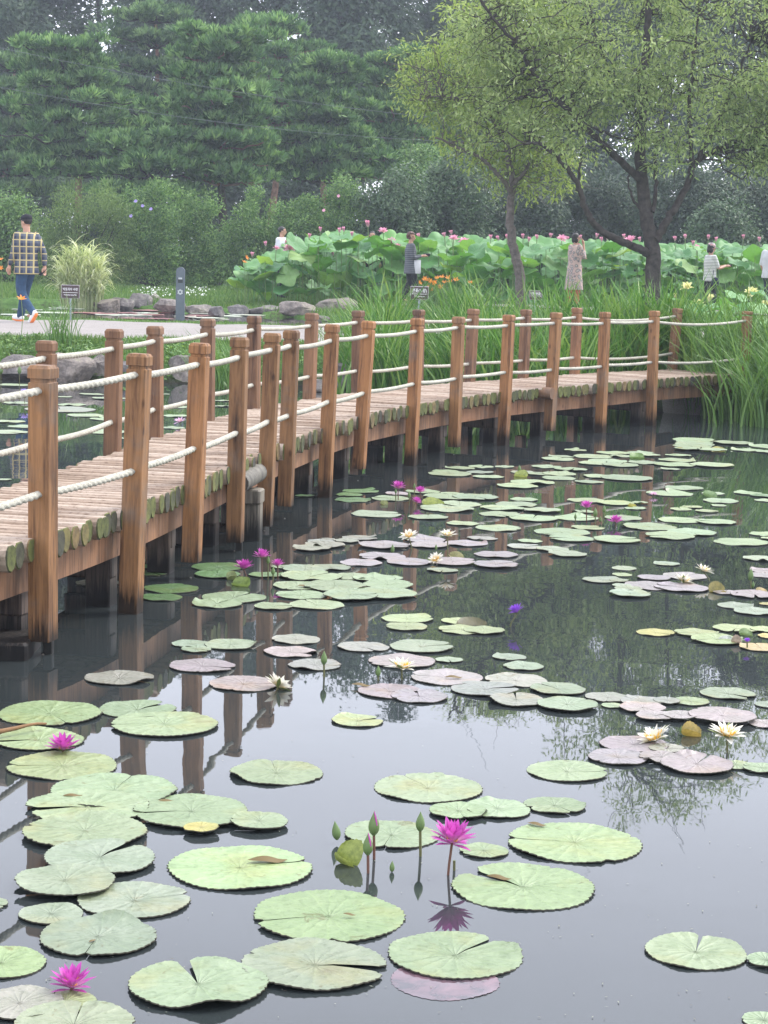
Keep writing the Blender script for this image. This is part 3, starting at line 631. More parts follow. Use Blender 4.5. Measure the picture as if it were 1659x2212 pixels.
for i, p in enumerate(pads):
    x, y, wd, c, a, P, rad = p; lev = 0
    if c != 'r':
        for (P2, r2, l2) in placed:
            if np.linalg.norm(P[:2] - P2[:2]) < (rad + r2) * 1.02: lev = max(lev, l2 + 1)
        placed.append((P, rad, lev))
    if a == 0: a = rng.uniform(0, 360)
    q = pad_mesh(rad, 100 + i, R(a))
    o = q.build('lily_pad', [M_sunk if c == 'r' else M_pad, M_sunk if c == 'r' else M_rim], loc=(P[0], P[1], .0022 + (lev % 6) * .003 if c != 'r' else .0006))
    if c == 'r': o.scale = (1, 1, .25)
    if c != 'r': o.rotation_euler = (rng.normal(0, .006), rng.normal(0, .006), 0)
    k = PAD_COL[c]; j = rng.uniform(.66, .90); o.color = (k[0] * j * rng.uniform(.95, 1.05), k[1] * j, k[2] * j * rng.uniform(.93, 1.07), 1)
    p.append(o)
BIGPADS = pads

# ================================================================== water lilies
def petal_mat(name, tip, base, rough=.45, trans=.35):
    m, t, b, o = new_mat(name); g = t.nodes.new('ShaderNodeNewGeometry')
    at = t.nodes.new('ShaderNodeAttribute'); at.attribute_name = 'along'
    cc = ramp(t, at.outputs['Fac'], [(.0, base), (.55, tip)])
    cc = mixc(t, 1.0, cc, ramp(t, g.outputs['Random Per Island'], [(0, (.82, .82, .85)), (1, (1.12, 1.1, 1.1))]), 'MULTIPLY')
    t.links.new(cc, b.inputs['Base Color']); b.inputs['Roughness'].default_value = rough; b.inputs['Specular IOR Level'].default_value = .3
    tr = t.nodes.new('ShaderNodeBsdfTranslucent'); t.links.new(cc, tr.inputs[0]); mx = t.nodes.new('ShaderNodeMixShader'); mx.inputs[0].default_value = trans
    t.links.new(b.outputs[0], mx.inputs[1]); t.links.new(tr.outputs[0], mx.inputs[2]); t.links.new(mx.outputs[0], o.inputs[0]); return m
PET = {'magenta': petal_mat('petal_magenta', (.54, .085, .42), (.80, .50, .68)), 'purple': petal_mat('petal_purple', (.30, .10, .62), (.45, .25, .70)),
       'white': petal_mat('petal_white', (.80, .78, .66), (.80, .70, .35)), 'pale pink': petal_mat('petal_pale_pink', (.74, .50, .66), (.8, .66, .7)),
       'lilac': petal_mat('petal_lilac', (.50, .40, .78), (.6, .5, .8)), 'pink': petal_mat('petal_pink', (.86, .42, .56), (.88, .70, .70)), 'pale yellow': petal_mat('petal_pale_yellow', (.82, .80, .38), (.80, .76, .42)),
       'orange': petal_mat('petal_orange', (.86, .30, .05), (.86, .45, .06))}
M_stamen = plain('stamen_yellow', (.85, .50, .06), .6, .2, .15, 200)
M_sepal = leaf_mat('sepal', (.10, .14, .045), (.16, .20, .06), rough=.45, trans=.15)
M_budg = leaf_mat('bud_green', (.09, .16, .05), (.13, .20, .07), rough=.4, trans=.1)
M_stem = leaf_mat('stem', (.10, .14, .05), (.12, .12, .05), rough=.4, trans=.0)
M_stemr = leaf_mat('stem_reddish', (.11, .05, .04), (.14, .07, .05), rough=.4, trans=.0)
def petals(mb, n, L, Wd, el, az0, curl=.25, z0=0.0, r0=.0, jit=.08, cup=.25, attr=None, rg=rng):
    "n pointed petals at elevation EL (rad) round the axis"
    for k in range(n):
        a = az0 + 2 * math.pi * k / n + rg.normal(0, jit * .6); e = el + rg.normal(0, jit); l = L * rg.uniform(.90, 1.07)
        ts = np.linspace(0, 1, 6); pr = np.array([.30, .72, 1.0, .92, .55, .03]) * Wd / 2
        out = np.array([math.cos(a), math.sin(a), 0]); sd_ = np.array([-math.sin(a), math.cos(a), 0])
        V = []
        for t_, w_ in zip(ts, pr):
            ee = e - curl * (t_ - .5) * 1.0; c = out * (r0 + l * t_ * math.cos(e)) + np.array([0, 0, z0 + l * t_ * math.sin(e) + curl * l * (t_ ** 2 - t_) * -.35])
            nrm = np.array([-math.sin(ee) * out[0], -math.sin(ee) * out[1], math.cos(ee)])
            V += [c - sd_ * w_ + nrm * cup * w_, c, c + sd_ * w_ + nrm * cup * w_]
        F_ = []
        for i in range(5): F_ += [[3 * i, 3 * i + 1, 3 * i + 4, 3 * i + 3], [3 * i + 1, 3 * i + 2, 3 * i + 5, 3 * i + 4]]
        mb.add(V, np.array(F_)); 
        if attr is not None: attr += [t_ for t_ in ts for _ in range(3)]
def set_along(o, attr):
    a = o.data.attributes.new('along', 'FLOAT', 'POINT'); a.data.foreach_set('value', np.array(attr, np.float32)[:len(o.data.vertices)])
def water_lily(x, y, wu, yb, color, label, open_=1.0, tilt=(0, 0), xb=None, group=None, name='water_lily', z0=0.0, stemr=True, sepal_drop=.0):
    "bloom centred on (x, y) of the grid with width wu; its stem meets the water at row yb"
    B = atz(xb if xb is not None else x, yb, z0); k = upm(B[1]); rad = wu * k / 2
    zc = max(z0 + .012, z_at(B[0], B[1], y) - rad * .35 * open_); C = aty(x, y, B[1]); g = np.random.default_rng(int(x * 7 + y))
    root = tag(empty(name, (B[0], B[1], z0)), label, 'flower', group); stemr = color == 'magenta'
    q = MB(); q.tube(smooth_line([(0, 0, -.12), (0, 0, 0), ((C[0] - B[0]) * .5, 0, (zc - z0) * .55), (C[0] - B[0], 0, zc - z0)], 8), [.0038] * 8, 7); q.build('stem', M_stemr if stemr else M_stem, root)
    off = Vector((C[0] - B[0], 0, zc - z0)); rot = (tilt[0], tilt[1], g.uniform(0, 6))
    L = rad * 1.06; q = MB(); at = []
    if color in ('white', 'pale pink'):
        petals(q, 8, L, L * .38, .18 * open_ + .05, 0, .3, .0, .004, .12, attr=at, rg=g); petals(q, 8, L * .95, L * .33, .50, .4, .2, .002, .003, .10, attr=at, rg=g); petals(q, 6, L * .75, L * .22, .95, .2, .1, .004, .003, .12, attr=at, rg=g)
    else:
        petals(q, 9, L, L * .33, .42 / open_, 0, .15, 0, .004, .09, attr=at, rg=g); petals(q, 10, L * 1.0, L * .31, .78 / open_ ** .5, .3, .1, .002, .004, .09, attr=at, rg=g)
        petals(q, 9, L * .93, L * .27, 1.06, .1, .08, .003, .003, .08, attr=at, rg=g); petals(q, 6, L * .85, L * .2, 1.32, .1, 0, .003, .002, .06, attr=at, rg=g)
    o = q.build('petals', PET[color], root); set_along(o, at); o.location = off; o.rotation_euler = rot
    q = MB(); petals(q, 4, L * (1.0 if color != 'magenta' else .95), L * .27, .10 if wu > 90 else .36, .5, .1, -.004, .003, .1, rg=g); o = q.build('sepals', (PET[color] if wu > 90 else M_sepal), root)
    if wu > 90: set_along(o, [1.0] * 72)
    o.location = off; o.rotation_euler = rot
    q = MB(); n = 22 if wu > 30 else 10
    for j in range(n):
        a = j * 2.4; rr = (.30 if color == 'white' else .18) * L * math.sqrt((j + .5) / n); q.tube([(rr * math.cos(a), rr * math.sin(a), .1 * L), (1.7 * rr * math.cos(a), 1.7 * rr * math.sin(a), .42 * L)], [.03 * L, .014 * L], 4)
    o = q.build('stamens', M_stamen, root); o.location = off; o.rotation_euler = rot
    return root
FL = [
 (977, 1800, 107, 1890, 'magenta', 'largest open magenta water lily on a tall stem, nearest the foreground', 1.0, (0.05, 0.05), 968),
 (136, 1612, 76, 1628, 'magenta', 'magenta water lily resting on a yellow-green pad left of the bridge reflections', .95, (0, .02), None),
 (155, 2116, 98, 2144, 'magenta', 'magenta water lily low over wet pads in the bottom left corner', 1.0, (0, 0), None),
 (527, 1221, 45, 1252, 'magenta', 'magenta water lily beside an upright curled leaf at the bridge, leftmost of three', 1.0, (0, 0), 534),
 (566, 1196, 40, 1252, 'magenta', 'highest magenta water lily of the three beside the bridge', 1.1, (0, 0), None),
 (600, 1217, 30, 1250, 'magenta', 'rightmost magenta water lily of the three beside the bridge, half hidden by buds', .9, (0, 0), None),
 (860, 1049, 34, 1082, 'magenta', 'tall magenta water lily left of two others behind the seventh post', 1.0, (0, .15), None),
 (908, 1058, 27, 1085, 'magenta', 'small magenta water lily above the yellow curled leaf, right of the tall one', 1.0, (0, 0), None),
 (899, 1081, 22, 1093, 'magenta', 'lowest magenta water lily touching the yellow curled leaf', .9, (.4, -.3), None),
 (1267, 1091, 33, 1130, 'magenta', 'magenta water lily on a dark stem among far pads, left of green buds', 1.0, (0, 0), None),
 (1330, 1123, 37, 1138, 'magenta', 'wide magenta water lily low over far pads, right of green buds', 1.0, (0, 0), None),
 (1412, 1066, 20, 1073, 'pale pink', 'tiny pale pink water lily alone on far pads', .9, (0, 0), None),
 (1118, 1315, 38, 1354, 'purple', 'single purple water lily on a slanting stem in open water', 1.0, (0.2, .45), 1102),
 (600, 1477, 56, 1490, 'white', 'white water lily with yellow centre lying on the water beside a purplish pad', 1.2, (.75, -.1), None),
 (868, 1437, 62, 1468, 'white', 'white water lily with drooping outer petals over purplish pads in mid pond', .6, (.05, 0), None),
 (884, 1152, 34, 1186, 'white', 'small white water lily leaning left on a stem, left of the two upright white ones', 1.1, (.2, -.4), 889),
 (967, 1149, 37, 1208, 'white', 'white water lily on the tallest stem over purplish pads beside the bridge', 1.2, (0, 0), None),
 (943, 1203, 34, 1217, 'white', 'white water lily lying open on purplish pads below the tall white one', 1.0, (.7, 0), None),
 (1477, 1249, 42, 1262, 'white', 'cream water lily low on purplish pads left of the bent-stemmed one', 1.2, (0, -.4), None),
 (1520, 1226, 38, 1256, 'white', 'cream water lily lifted on a bent stem beside the brown upright leaf', 1.1, (0, -.25), 1533),
 (1415, 1586, 72, 1606, 'white', 'white water lily with yellow centre over purplish pads left of the folded amber leaf', 1.0, (.35, 0), None),
 (1571, 1579, 72, 1626, 'white', 'white water lily on a stem right of the folded amber leaf', .8, (.15, 0), None),
 (1614, 1384, 16, 1402, 'purple', 'small half-open purple water lily among yellowing pads', .7, (0, 0), None),
 (53, 846, 24, 872, 'lilac', 'lilac water lily behind the bridge ropes at the left', 1.0, (0, 0), None),
 (389, 909, 27, 920, 'pale pink', 'pale pink closing water lily behind the bridge deck', .55, (0, .3), None)]
for a in FL: water_lily(a[0], a[1], a[2] * (1.2 if a[4] == 'white' else 1.06), a[3], a[4], a[5], a[6], a[7], a[8], 'water lilies in bloom')
def bud(x, yc, hu, yb, label, red=False, lean=0.0, xb=None, group='water lily buds', wd=.42):
    B = atz(xb or x, yb); k = upm(B[1]); h = hu * k; zb = z_at(B[0], B[1], yc) - h / 2
    root = tag(empty('lily_bud', (B[0], B[1], 0)), label, 'flower bud', group)
    C = aty(x, yc, B[1]); dx = C[0] - B[0]; q = MB()
    if zb > .012: q.tube(smooth_line([(0, 0, -.1), (0, 0, 0), (dx, 0, zb + .01)], 6), .0042 if hu > 30 else .004, 7); q.build('stem', M_stem if not red else M_stemr, root)
    zb = max(zb, -.02); q = MB(); ts = np.linspace(0, 1, 10); pr = np.array([.25, .7, .93, 1, .97, .86, .68, .45, .22, .03]) * h * wd / 2
    th = np.linspace(0, 2 * np.pi, 16, endpoint=False); rr = np.stack([pr[:, None] * np.cos(th) * (1 + .05 * np.cos(4 * th)), pr[:, None] * np.sin(th) * (1 + .05 * np.cos(4 * th)), (ts * h)[:, None] * np.ones(16)], -1)
    q.rings(rr); o = q.build('bud', M_budg, root); o.location = (dx, 0, zb); o.rotation_euler = (0, lean, 0)
    if red:
        q = MB(); q.tube([(h * wd * .28, -h * wd * .33, h * .45), (h * wd * .15, -h * wd * .28, h * .75), (0.0, -.001, h * .99)], [.0022, .0026, .0008], 5); s_ = q.build('petal_streak', PET['magenta'], root); set_along(s_, [1] * 40); s_.location = (dx, 0, zb)
for a in [(808, 1777, 56, 1856, 'tall dark green lily bud with a red tip, highest of the foreground buds', True), (795, 1822, 52, 1886, 'plump lily bud with a red seam in front of the tallest bud', True),
          (908, 1773, 46, 1850, 'slim green lily bud on a stem left of the largest magenta lily'), (729, 1793, 44, 1822, 'green lily bud leaning above the upright curled leaf', False, -.15), (847, 1871, 26, 1884, 'short pointed bud tip poking out of the water below the foreground buds'),
          (981, 1862, 8, 1880, 'stub of a bud stem behind the largest magenta lily'), (700, 1420, 32, 1463, 'upright green lily bud over a purplish pad in mid pond'), (817, 1449, 26, 1470, 'green lily bud left of the drooping white lily'),
          (1286, 1106, 22, 1132, 'green bud on a stem right of the far magenta lily, left of its twin'), (1305, 1099, 18, 1120, 'small green bud on the right of the far bud pair'), (1243, 1115, 13, 1128, 'small dark bud low by the far magenta lily'), (1297, 1121, 14, 1130, 'short bud under the far bud pair'),
          (579, 1208, 20, 1252, 'green bud between the magenta lilies beside the bridge'), (590, 1232, 20, 1256, 'lower green bud at the right of the magenta trio'), (884, 1068, 16, 1092, 'green bud right of the tall far magenta lily'), (895, 1049, 12, 1088, 'second green bud above the yellow curled leaf'),
          (848, 1185, 20, 1192, 'pointed bud tip on the purplish pads left of the white lilies'), (942, 1182, 14, 1190, 'green bud leaning left of the tallest white lily'), (1122, 1012, 18, 1026, 'green bud standing over the cup-shaped far leaf'),
          (1622, 1240, 28, 1270, 'tall green bud among pads near the right edge'), (1627, 1262, 16, 1270, 'short green bud beside the tall bud at the right edge'), (1472, 1575, 18, 1585, 'round green bud behind the white lily and folded amber leaf'), (855, 1060, 12, 1084, 'small bud left of the tall far magenta lily'),
          (42, 798, 20, 840, 'pale green bud behind the bridge ropes at far left'), (489, 830, 16, 852, 'light green bud leaning behind the fourth bridge post', False, -.4), (2, 797, 22, 845, 'pale green bud cut by the left edge behind the ropes')]:
    bud(a[0], a[1], a[2], a[3], a[4], *(a[5:]))
# curled and folded leaves that stand out of the water
def curl_leaf(x, yb, wu, hu, color, label, tilt=.3, roll=0.0, z0=0.0):
    "a leaf folded along its midrib, its two halves standing up like a shallow open shell"
    hu *= .62 if yb < 1400 else 1.0; wu *= .8 if yb < 1120 else 1.0; B = atz(x, yb, z0); k = upm(B[1]); wd, h = wu * k, hu * k; n, mth = 19, 9; q = MB(); g = np.random.default_rng(int(x + yb))
    for side, hh, sp_ in ((1, 1.0, .30), (-1, g.uniform(.42, .62), .34)):
        V = []; ph = g.uniform(0, 6)
        for i in range(mth):
            v_ = i / (mth - 1)
            for j in range(n):
                u_ = j / (n - 1) * 2 - 1; top = (1 - .42 * abs(u_) ** 2.2 + .05 * math.sin(5 * u_ + ph) + .035 * math.sin(23 * u_)) * hh
                xx = wd / 2 * (.42 + .62 * math.sin(math.pi * (.16 + .45 * v_))) * math.sin(1.35 * u_) / .975
                V.append((xx, side * (wd * sp_ * v_ ** 1.3 * (1 + .4 * math.cos(2 * u_)) * math.cos(1.1 * u_)) , h * v_ * top))
        i = np.arange(mth - 1)[:, None] * n + np.arange(n - 1)[None]; q.add(V, np.stack([i, i + 1, i + n + 1, i + n], -1).reshape(-1, 4))
    o = q.build('curled_leaf', M_curl, loc=(B[0], B[1], z0 - .004)); o.color = (*[c_ * .8 for c_ in color], 1); o.rotation_euler = (tilt, roll, rng.uniform(-.5, .5)); return tag(o, label, 'leaf', 'leaves standing out of the water')
M_curl, t, b, o = new_mat('standing_leaf'); oi = t.nodes.new('ShaderNodeObjectInfo'); tc = t.nodes.new('ShaderNodeTexCoord'); nf = noise(t, tc.outputs['Object'], 45, 4, .65)
cc_ = mixc(t, 1.0, oi.outputs['Color'], ramp(t, nf, [(.32, (.55, .6, .5)), (.6, (1.1, 1.1, 1.05))]), 'MULTIPLY'); t.links.new(cc_, b.inputs['Base Color']); b.inputs['Roughness'].default_value = .4
tr = t.nodes.new('ShaderNodeBsdfTranslucent'); t.links.new(cc_, tr.inputs[0]); mx = t.nodes.new('ShaderNodeMixShader'); mx.inputs[0].default_value = .35
t.links.new(b.outputs[0], mx.inputs[1]); t.links.new(tr.outputs[0], mx.inputs[2]); t.links.new(mx.outputs[0], o.inputs[0]); bump(t, nf, b, .4, .005)
for a in [(741, 1866, 56, 62, (.34, .40, .10), 'large yellow-green leaf curled upright below the foreground buds', .05, .5), (1490, 1590, 44, 32, (.44, .32, .08), 'amber leaf folded upright between the two right-hand white lilies', -.1, .3),
          (1548, 1278, 42, 30, (.26, .22, .06), 'brownish upright leaf beside the raised cream lily'), (520, 1266, 42, 34, (.26, .36, .10), 'yellow-green leaf cupped upright below the magenta trio by the bridge', 0, 0), (502, 1252, 22, 32, (.36, .42, .18), 'pale folded leaf tip standing left of the cupped leaf by the bridge', 0, -.2),
          (1125, 1030, 38, 24, (.40, .46, .12), 'cup-shaped lime leaf holding a bud on the far pads', 0, 0), (935, 1092, 60, 24, (.30, .36, .06), 'yellow-green folded leaf below the far magenta lilies', .1, .1), (828, 1090, 22, 16, (.34, .36, .14), 'tiny folded leaf left of the far magenta lilies', 0, .4),
          (1552, 972, 36, 12, (.36, .34, .08), 'yellow leaf fold on the farthest right pads', 0, 0), (1468, 972, 26, 10, (.34, .28, .1), 'small ochre leaf fold left of the yellow one on the farthest pads', 0, 0), (1376, 990, 40, 20, (.20, .33, .10), 'green leaf rising on the far pads under the thirteenth post', 0, 0),
          (1532, 1073, 38, 22, (.24, .36, .16), 'green pad flipped on edge at the far right', 0, .3), (985, 1205, 36, 16, (.34, .32, .14), 'tan leaf folded beside the low white lily', .2, .4), (1562, 1281, 12, 10, (.4, .3, .1), 'small tan leaf scrap by the brown upright leaf', 0, 0),
          (1365, 1096, 24, 14, (.42, .38, .06), 'yellow folded leaf behind the wide far magenta lily', 0, .3), (1644, 1278, 26, 14, (.55, .42, .20), 'tan upturned leaf at the right edge', 0, .3), (1590, 1392, 22, 34, (.40, .30, .24), 'brown withered leaf standing beside the small purple lily', 0, 0), (1610, 1372, 30, 24, (.24, .34, .14), 'green leaf folded behind the small purple lily', 0, .2),
          (1568, 1386, 30, 22, (.66, .66, .66), 'whitish dead leaf left of the small purple lily', 0, -.2), (1020, 1352, 70, 16, (.10, .09, .03), 'rusty leaf underside turned up on the yellowish pads', .3, 0), (220, 0, 0, 0, 0, '')][:-1]:
    curl_leaf(*a[:6], *(a[6:] if len(a) > 6 else ()))
# dry leaves and twigs lying on the pads
M_dry = leaf_mat('dry_leaf', (.10, .07, .035), (.14, .10, .04), rough=.6, trans=.1)
def dry_leaf(x, y, lu, a, label, z=.011, hump=.10):
    P = atz(x, y, z); k = upm(P[1]); L = lu * k; n = 9; V = []
    for i in range(n):
        t_ = i / (n - 1); w_ = L * .16 * math.sin(math.pi * t_) ** .8 + .0004
        c = np.array([L * (t_ - .5), 0, hump * L * math.sin(math.pi * min(1, t_ * 1.25)) * (t_ < .82) + .002])
        V += [c + [0, w_, -w_ * .5], c, c + [0, -w_, -w_ * .6]]
    F_ = []
    for i in range(n - 1): F_ += [[3 * i, 3 * i + 1, 3 * i + 4, 3 * i + 3], [3 * i + 1, 3 * i + 2, 3 * i + 5, 3 * i + 4]]
    q = MB(); q.add(V, np.array(F_)); o = q.build('fallen_leaf', M_dry, loc=tuple(P)); o.rotation_euler = (0, 0, R(a)); return tag(o, label, 'leaf', 'fallen leaves on the pads')
for a in [(578, 1858, 90, 8, 'curled brown leaf lying on the bright pad left of the folded green leaf'), (1078, 1896, 58, -18, 'dark curled leaf on the bright pad below the largest magenta lily'), (755, 1976, 30, -15, 'short dark leaf at the middle of a bright foreground pad'),
          (157, 1719, 44, 12, 'dark green leaf fold on the large pale pad in the left group'), (360, 1731, 44, 8, 'small dark leaf fold on the pad right of the left group'), (1160, 1781, 44, -20, 'dark thin leaf lying on the bright pad left of the tree reflection'), (199, 2033, 22, 60, 'tiny dark leaf on the notch of a grey-green pad lower left'),
          (980, 1463, 40, 5, 'olive leaf lying on a purplish pad right of the white lily'), (780, 1480, 44, -10, 'olive leaf lying on the purplish pad in mid pond'), (655, 1266, 26, 4, 'small olive leaf on the pads right of the magenta trio')]:
    dry_leaf(*a)
q = MB(); P = atz(0, 1580, .03); q.tube(smooth_line([(-.12, -.05, .02), (0, 0, .03), (.10, .10, .035), (.14, .13, .03)], 10), np.linspace(.012, .004, 10), 7)
tag(q.build('twig', plain('twig_bark', (.20, .11, .05), .8), loc=(P[0], P[1], .0)), 'brown twig poking in over the pads at the left edge', 'twig')
# floating scraps on the open water
q = MB(); sc_r = np.random.default_rng(5); Ps = []
for _ in range(600):
    x, y = sc_r.uniform(0, 1659), sc_r.uniform(960, 2200) ** 1.0; P = atz(x, y, .003); Ps.append(P)
Ps = np.array(Ps); an = sc_r.uniform(0, 6.3, len(Ps)); D = np.stack([np.cos(an), np.sin(an), 0 * an], 1)
q.leaves(Ps, D, np.tile([0, 0, 1.0], (len(Ps), 1)), sc_r.uniform(.003, .014, len(Ps)), sc_r.uniform(.001, .004, len(Ps)))
tag(q.build('floating_debris', leaf_mat('debris', (.07, .06, .04), (.20, .21, .16), rough=.7, trans=0)), 'specks of pollen and leaf scraps drifting on the water', kind='stuff')

# ---- labels of the pads: colour, size and what each floats beside
LM = [(f_[0], f_[3], n_) for f_, n_ in zip(FL, ['the largest magenta lily', 'the magenta lily at far left', 'the bottom-left magenta lily', 'the leftmost of the magenta trio', 'the highest of the magenta trio', None, 'the tall far magenta lily', None, None,
      'the far magenta lily with buds', 'the wide far magenta lily', 'the tiny pale pink lily', 'the lone purple lily', 'the white lily lying on water', 'the drooping white lily', 'the leaning small white lily', 'the tallest white lily', 'the low white lily', 'the low cream lily', 'the raised cream lily',
      'the left amber-leaf lily', 'the right amber-leaf lily', 'the small purple bloom', 'the lilac lily', 'the pale closing lily']) if n_]
LM += [(741, 1850, 'the upright curled leaf'), (1480, 2058, None), (93, 1382, 'the first bridge post'), (290, 1320, 'the second bridge post'), (420, 1212, 'the third bridge post'), (708, 1100, 'the seventh bridge post'), (893, 1040, 'the ninth bridge post'), (1092, 975, 'the eleventh bridge post'), (1301, 935, 'the thirteenth bridge post'), (1409, 915, 'the last bridge post'),
       (243, 977, 'the second rear post'), (448, 907, 'the fourth rear post'), (1552, 972, 'the yellow fold'), (1532, 1073, 'the flipped green pad'), (700, 1463, 'the mid-pond bud'), (935, 1092, 'the green-gold fold'), (1640, 2200, 'the bottom right corner')]
LM = [l for l in LM if l[2]]
used = {}
for p in sorted(BIGPADS, key=lambda p: p[1]):
    x, y, wd, c, a, P, rad, o = p
    d = [(math.hypot(x - lx, (y - ly) * 3.0), i) for i, (lx, ly, n_) in enumerate(LM)]; _, i = min(d); lx, ly, n_ = LM[i]
    dx, dy = x - lx, (y - ly) * 3.0
    if abs(dx) < wd * .45 and abs(dy) < 40: rel = 'under'
    elif abs(dx) > abs(dy): rel = 'right of' if dx > 0 else 'left of'
    else: rel = 'in front of' if dy > 0 else 'behind'
    size = 'huge' if rad > .21 else 'large' if rad > .17 else 'medium' if rad > .125 else 'small' if rad > .09 else 'tiny'
    key = (i, rel); used.setdefault(key, []).append((math.hypot(dx, dy), size, COLWORD[c], o))
ORD = ['nearest', 'second', 'third', 'fourth', 'fifth', 'sixth', 'seventh', 'eighth', 'ninth', 'tenth', 'eleventh', 'twelfth', 'thirteenth', 'fourteenth', 'fifteenth', 'sixteenth']
for (i, rel), L in used.items():
    L.sort(key=lambda e: e[0])
    for k, (_, size, cw, o) in enumerate(L):
        if len(L) == 1: s_ = f'{size} {cw} lily pad floating {rel} {LM[i][2]}'
        else: s_ = f'{size} {cw} lily pad, {ORD[min(k, 15)]}{"" if k == 0 else " nearest"} {rel} {LM[i][2]}'
        tag(o, s_, 'lily pad', 'lily pads on the pond')

# ================================================================== trees, shrubs and plants
M_bark = plain('bark_dark', (.050, .043, .038), .9, .1, .5, 12, 0, .8)
M_barkl = plain('bark_grey_brown', (.13, .11, .10), .9, .1, .4, 14, 0, .8)
M_barkp = plain('bark_pine', (.22, .13, .10), .9, .1, .45, 8, 0, .6)
def unit(v): return v / (np.linalg.norm(v, axis=-1, keepdims=True) + 1e-9)
def cloud(mb, centers, radii, per, size, asp=.42, g=None, up=.5, droop=.0, flat=.7, fill=.85):
    "leaves scattered in clumps; each clump is denser towards its rim"
    g = g or rng; C = np.repeat(np.asarray(centers, float), per, axis=0); Rr = np.repeat(np.asarray(radii, float), per); n = len(C)
    d = unit(g.normal(size=(n, 3))); r_ = g.uniform(0, 1, n) ** (1 - fill * .6)
    off = d * (Rr * r_)[:, None]; off[:, 2] *= flat; P = C + off
    N = unit(d + np.array([0, -.25, up]) + g.normal(0, .45, (n, 3))); D = unit(np.cross(N, g.normal(size=(n, 3))) + np.array([0, 0, -droop]) + d * .5)
    mb.leaves(P, D, N, size * g.uniform(.65, 1.3, n), size * asp * g.uniform(.75, 1.2, n), 0, fold=.08)
def limb(mb, a, b, r0, r1, g, wob=.08, n=7, seg=7):
    a, b = np.asarray(a, float), np.asarray(b, float); L = np.linalg.norm(b - a); t_ = np.linspace(0, 1, n)[:, None]
    P = a + (b - a) * t_ + g.normal(0, wob * L * .25, (n, 3)) * np.sin(np.pi * t_); mb.tube(P, np.linspace(r0, r1, n), seg); return P

def shrub(name, x, y0, y1, Y, wu, label, mat, n=26, per=420, size=.10, cr=.55, z=None, up=.5, flat=.9, asp=.45, seed=0, bark=None, cat='shrub', group=None, depth=.5, base=.0, droop=0.):
    "rounded bush: centre column x, rows y0 (top) to y1 (bottom) of the grid at depth Y"
    g = np.random.default_rng(seed + 300); k = upm(Y); c = aty(x, (y0 + y1) / 2, Y); zt = aty(x, y0, Y)[2]; zb = float(ground_z(c[0], Y)) if z is None else z
    rx = wu * k / 2; rz = (zt - zb) / 2; root = tag(empty(name, (c[0], Y, zb)), label, cat, group)
    cc = []
    while len(cc) < n:
        p = g.uniform(-1, 1, 3)
        if .25 < np.linalg.norm(p) < 1 and (p[1] < .45): cc.append(p)
    cc = np.array(cc) * [rx - cr * .7, rx * depth, rz - cr * .35]; cc[:, 2] += rz + base
    lw = cc.copy(); lw[:, :2] *= 1.12; lw[:, 2] = g.uniform(.1, .9, n) * min(1.2, rz)
    cc = np.vstack([cc, lw[:n // 2]]); n = len(cc)
    q = MB(); cloud(q, cc, cr * g.uniform(.6, 1.2, n), per, size, asp, g, up, droop, flat); q.build('foliage', mat, root, smooth=False)
    q = MB()
    for p in cc[::3]: limb(q, (g.normal(0, .08), g.normal(0, .08), -.1), p, .03, .008, g)
    q.build('stems', bark or M_bark, root)
    return root

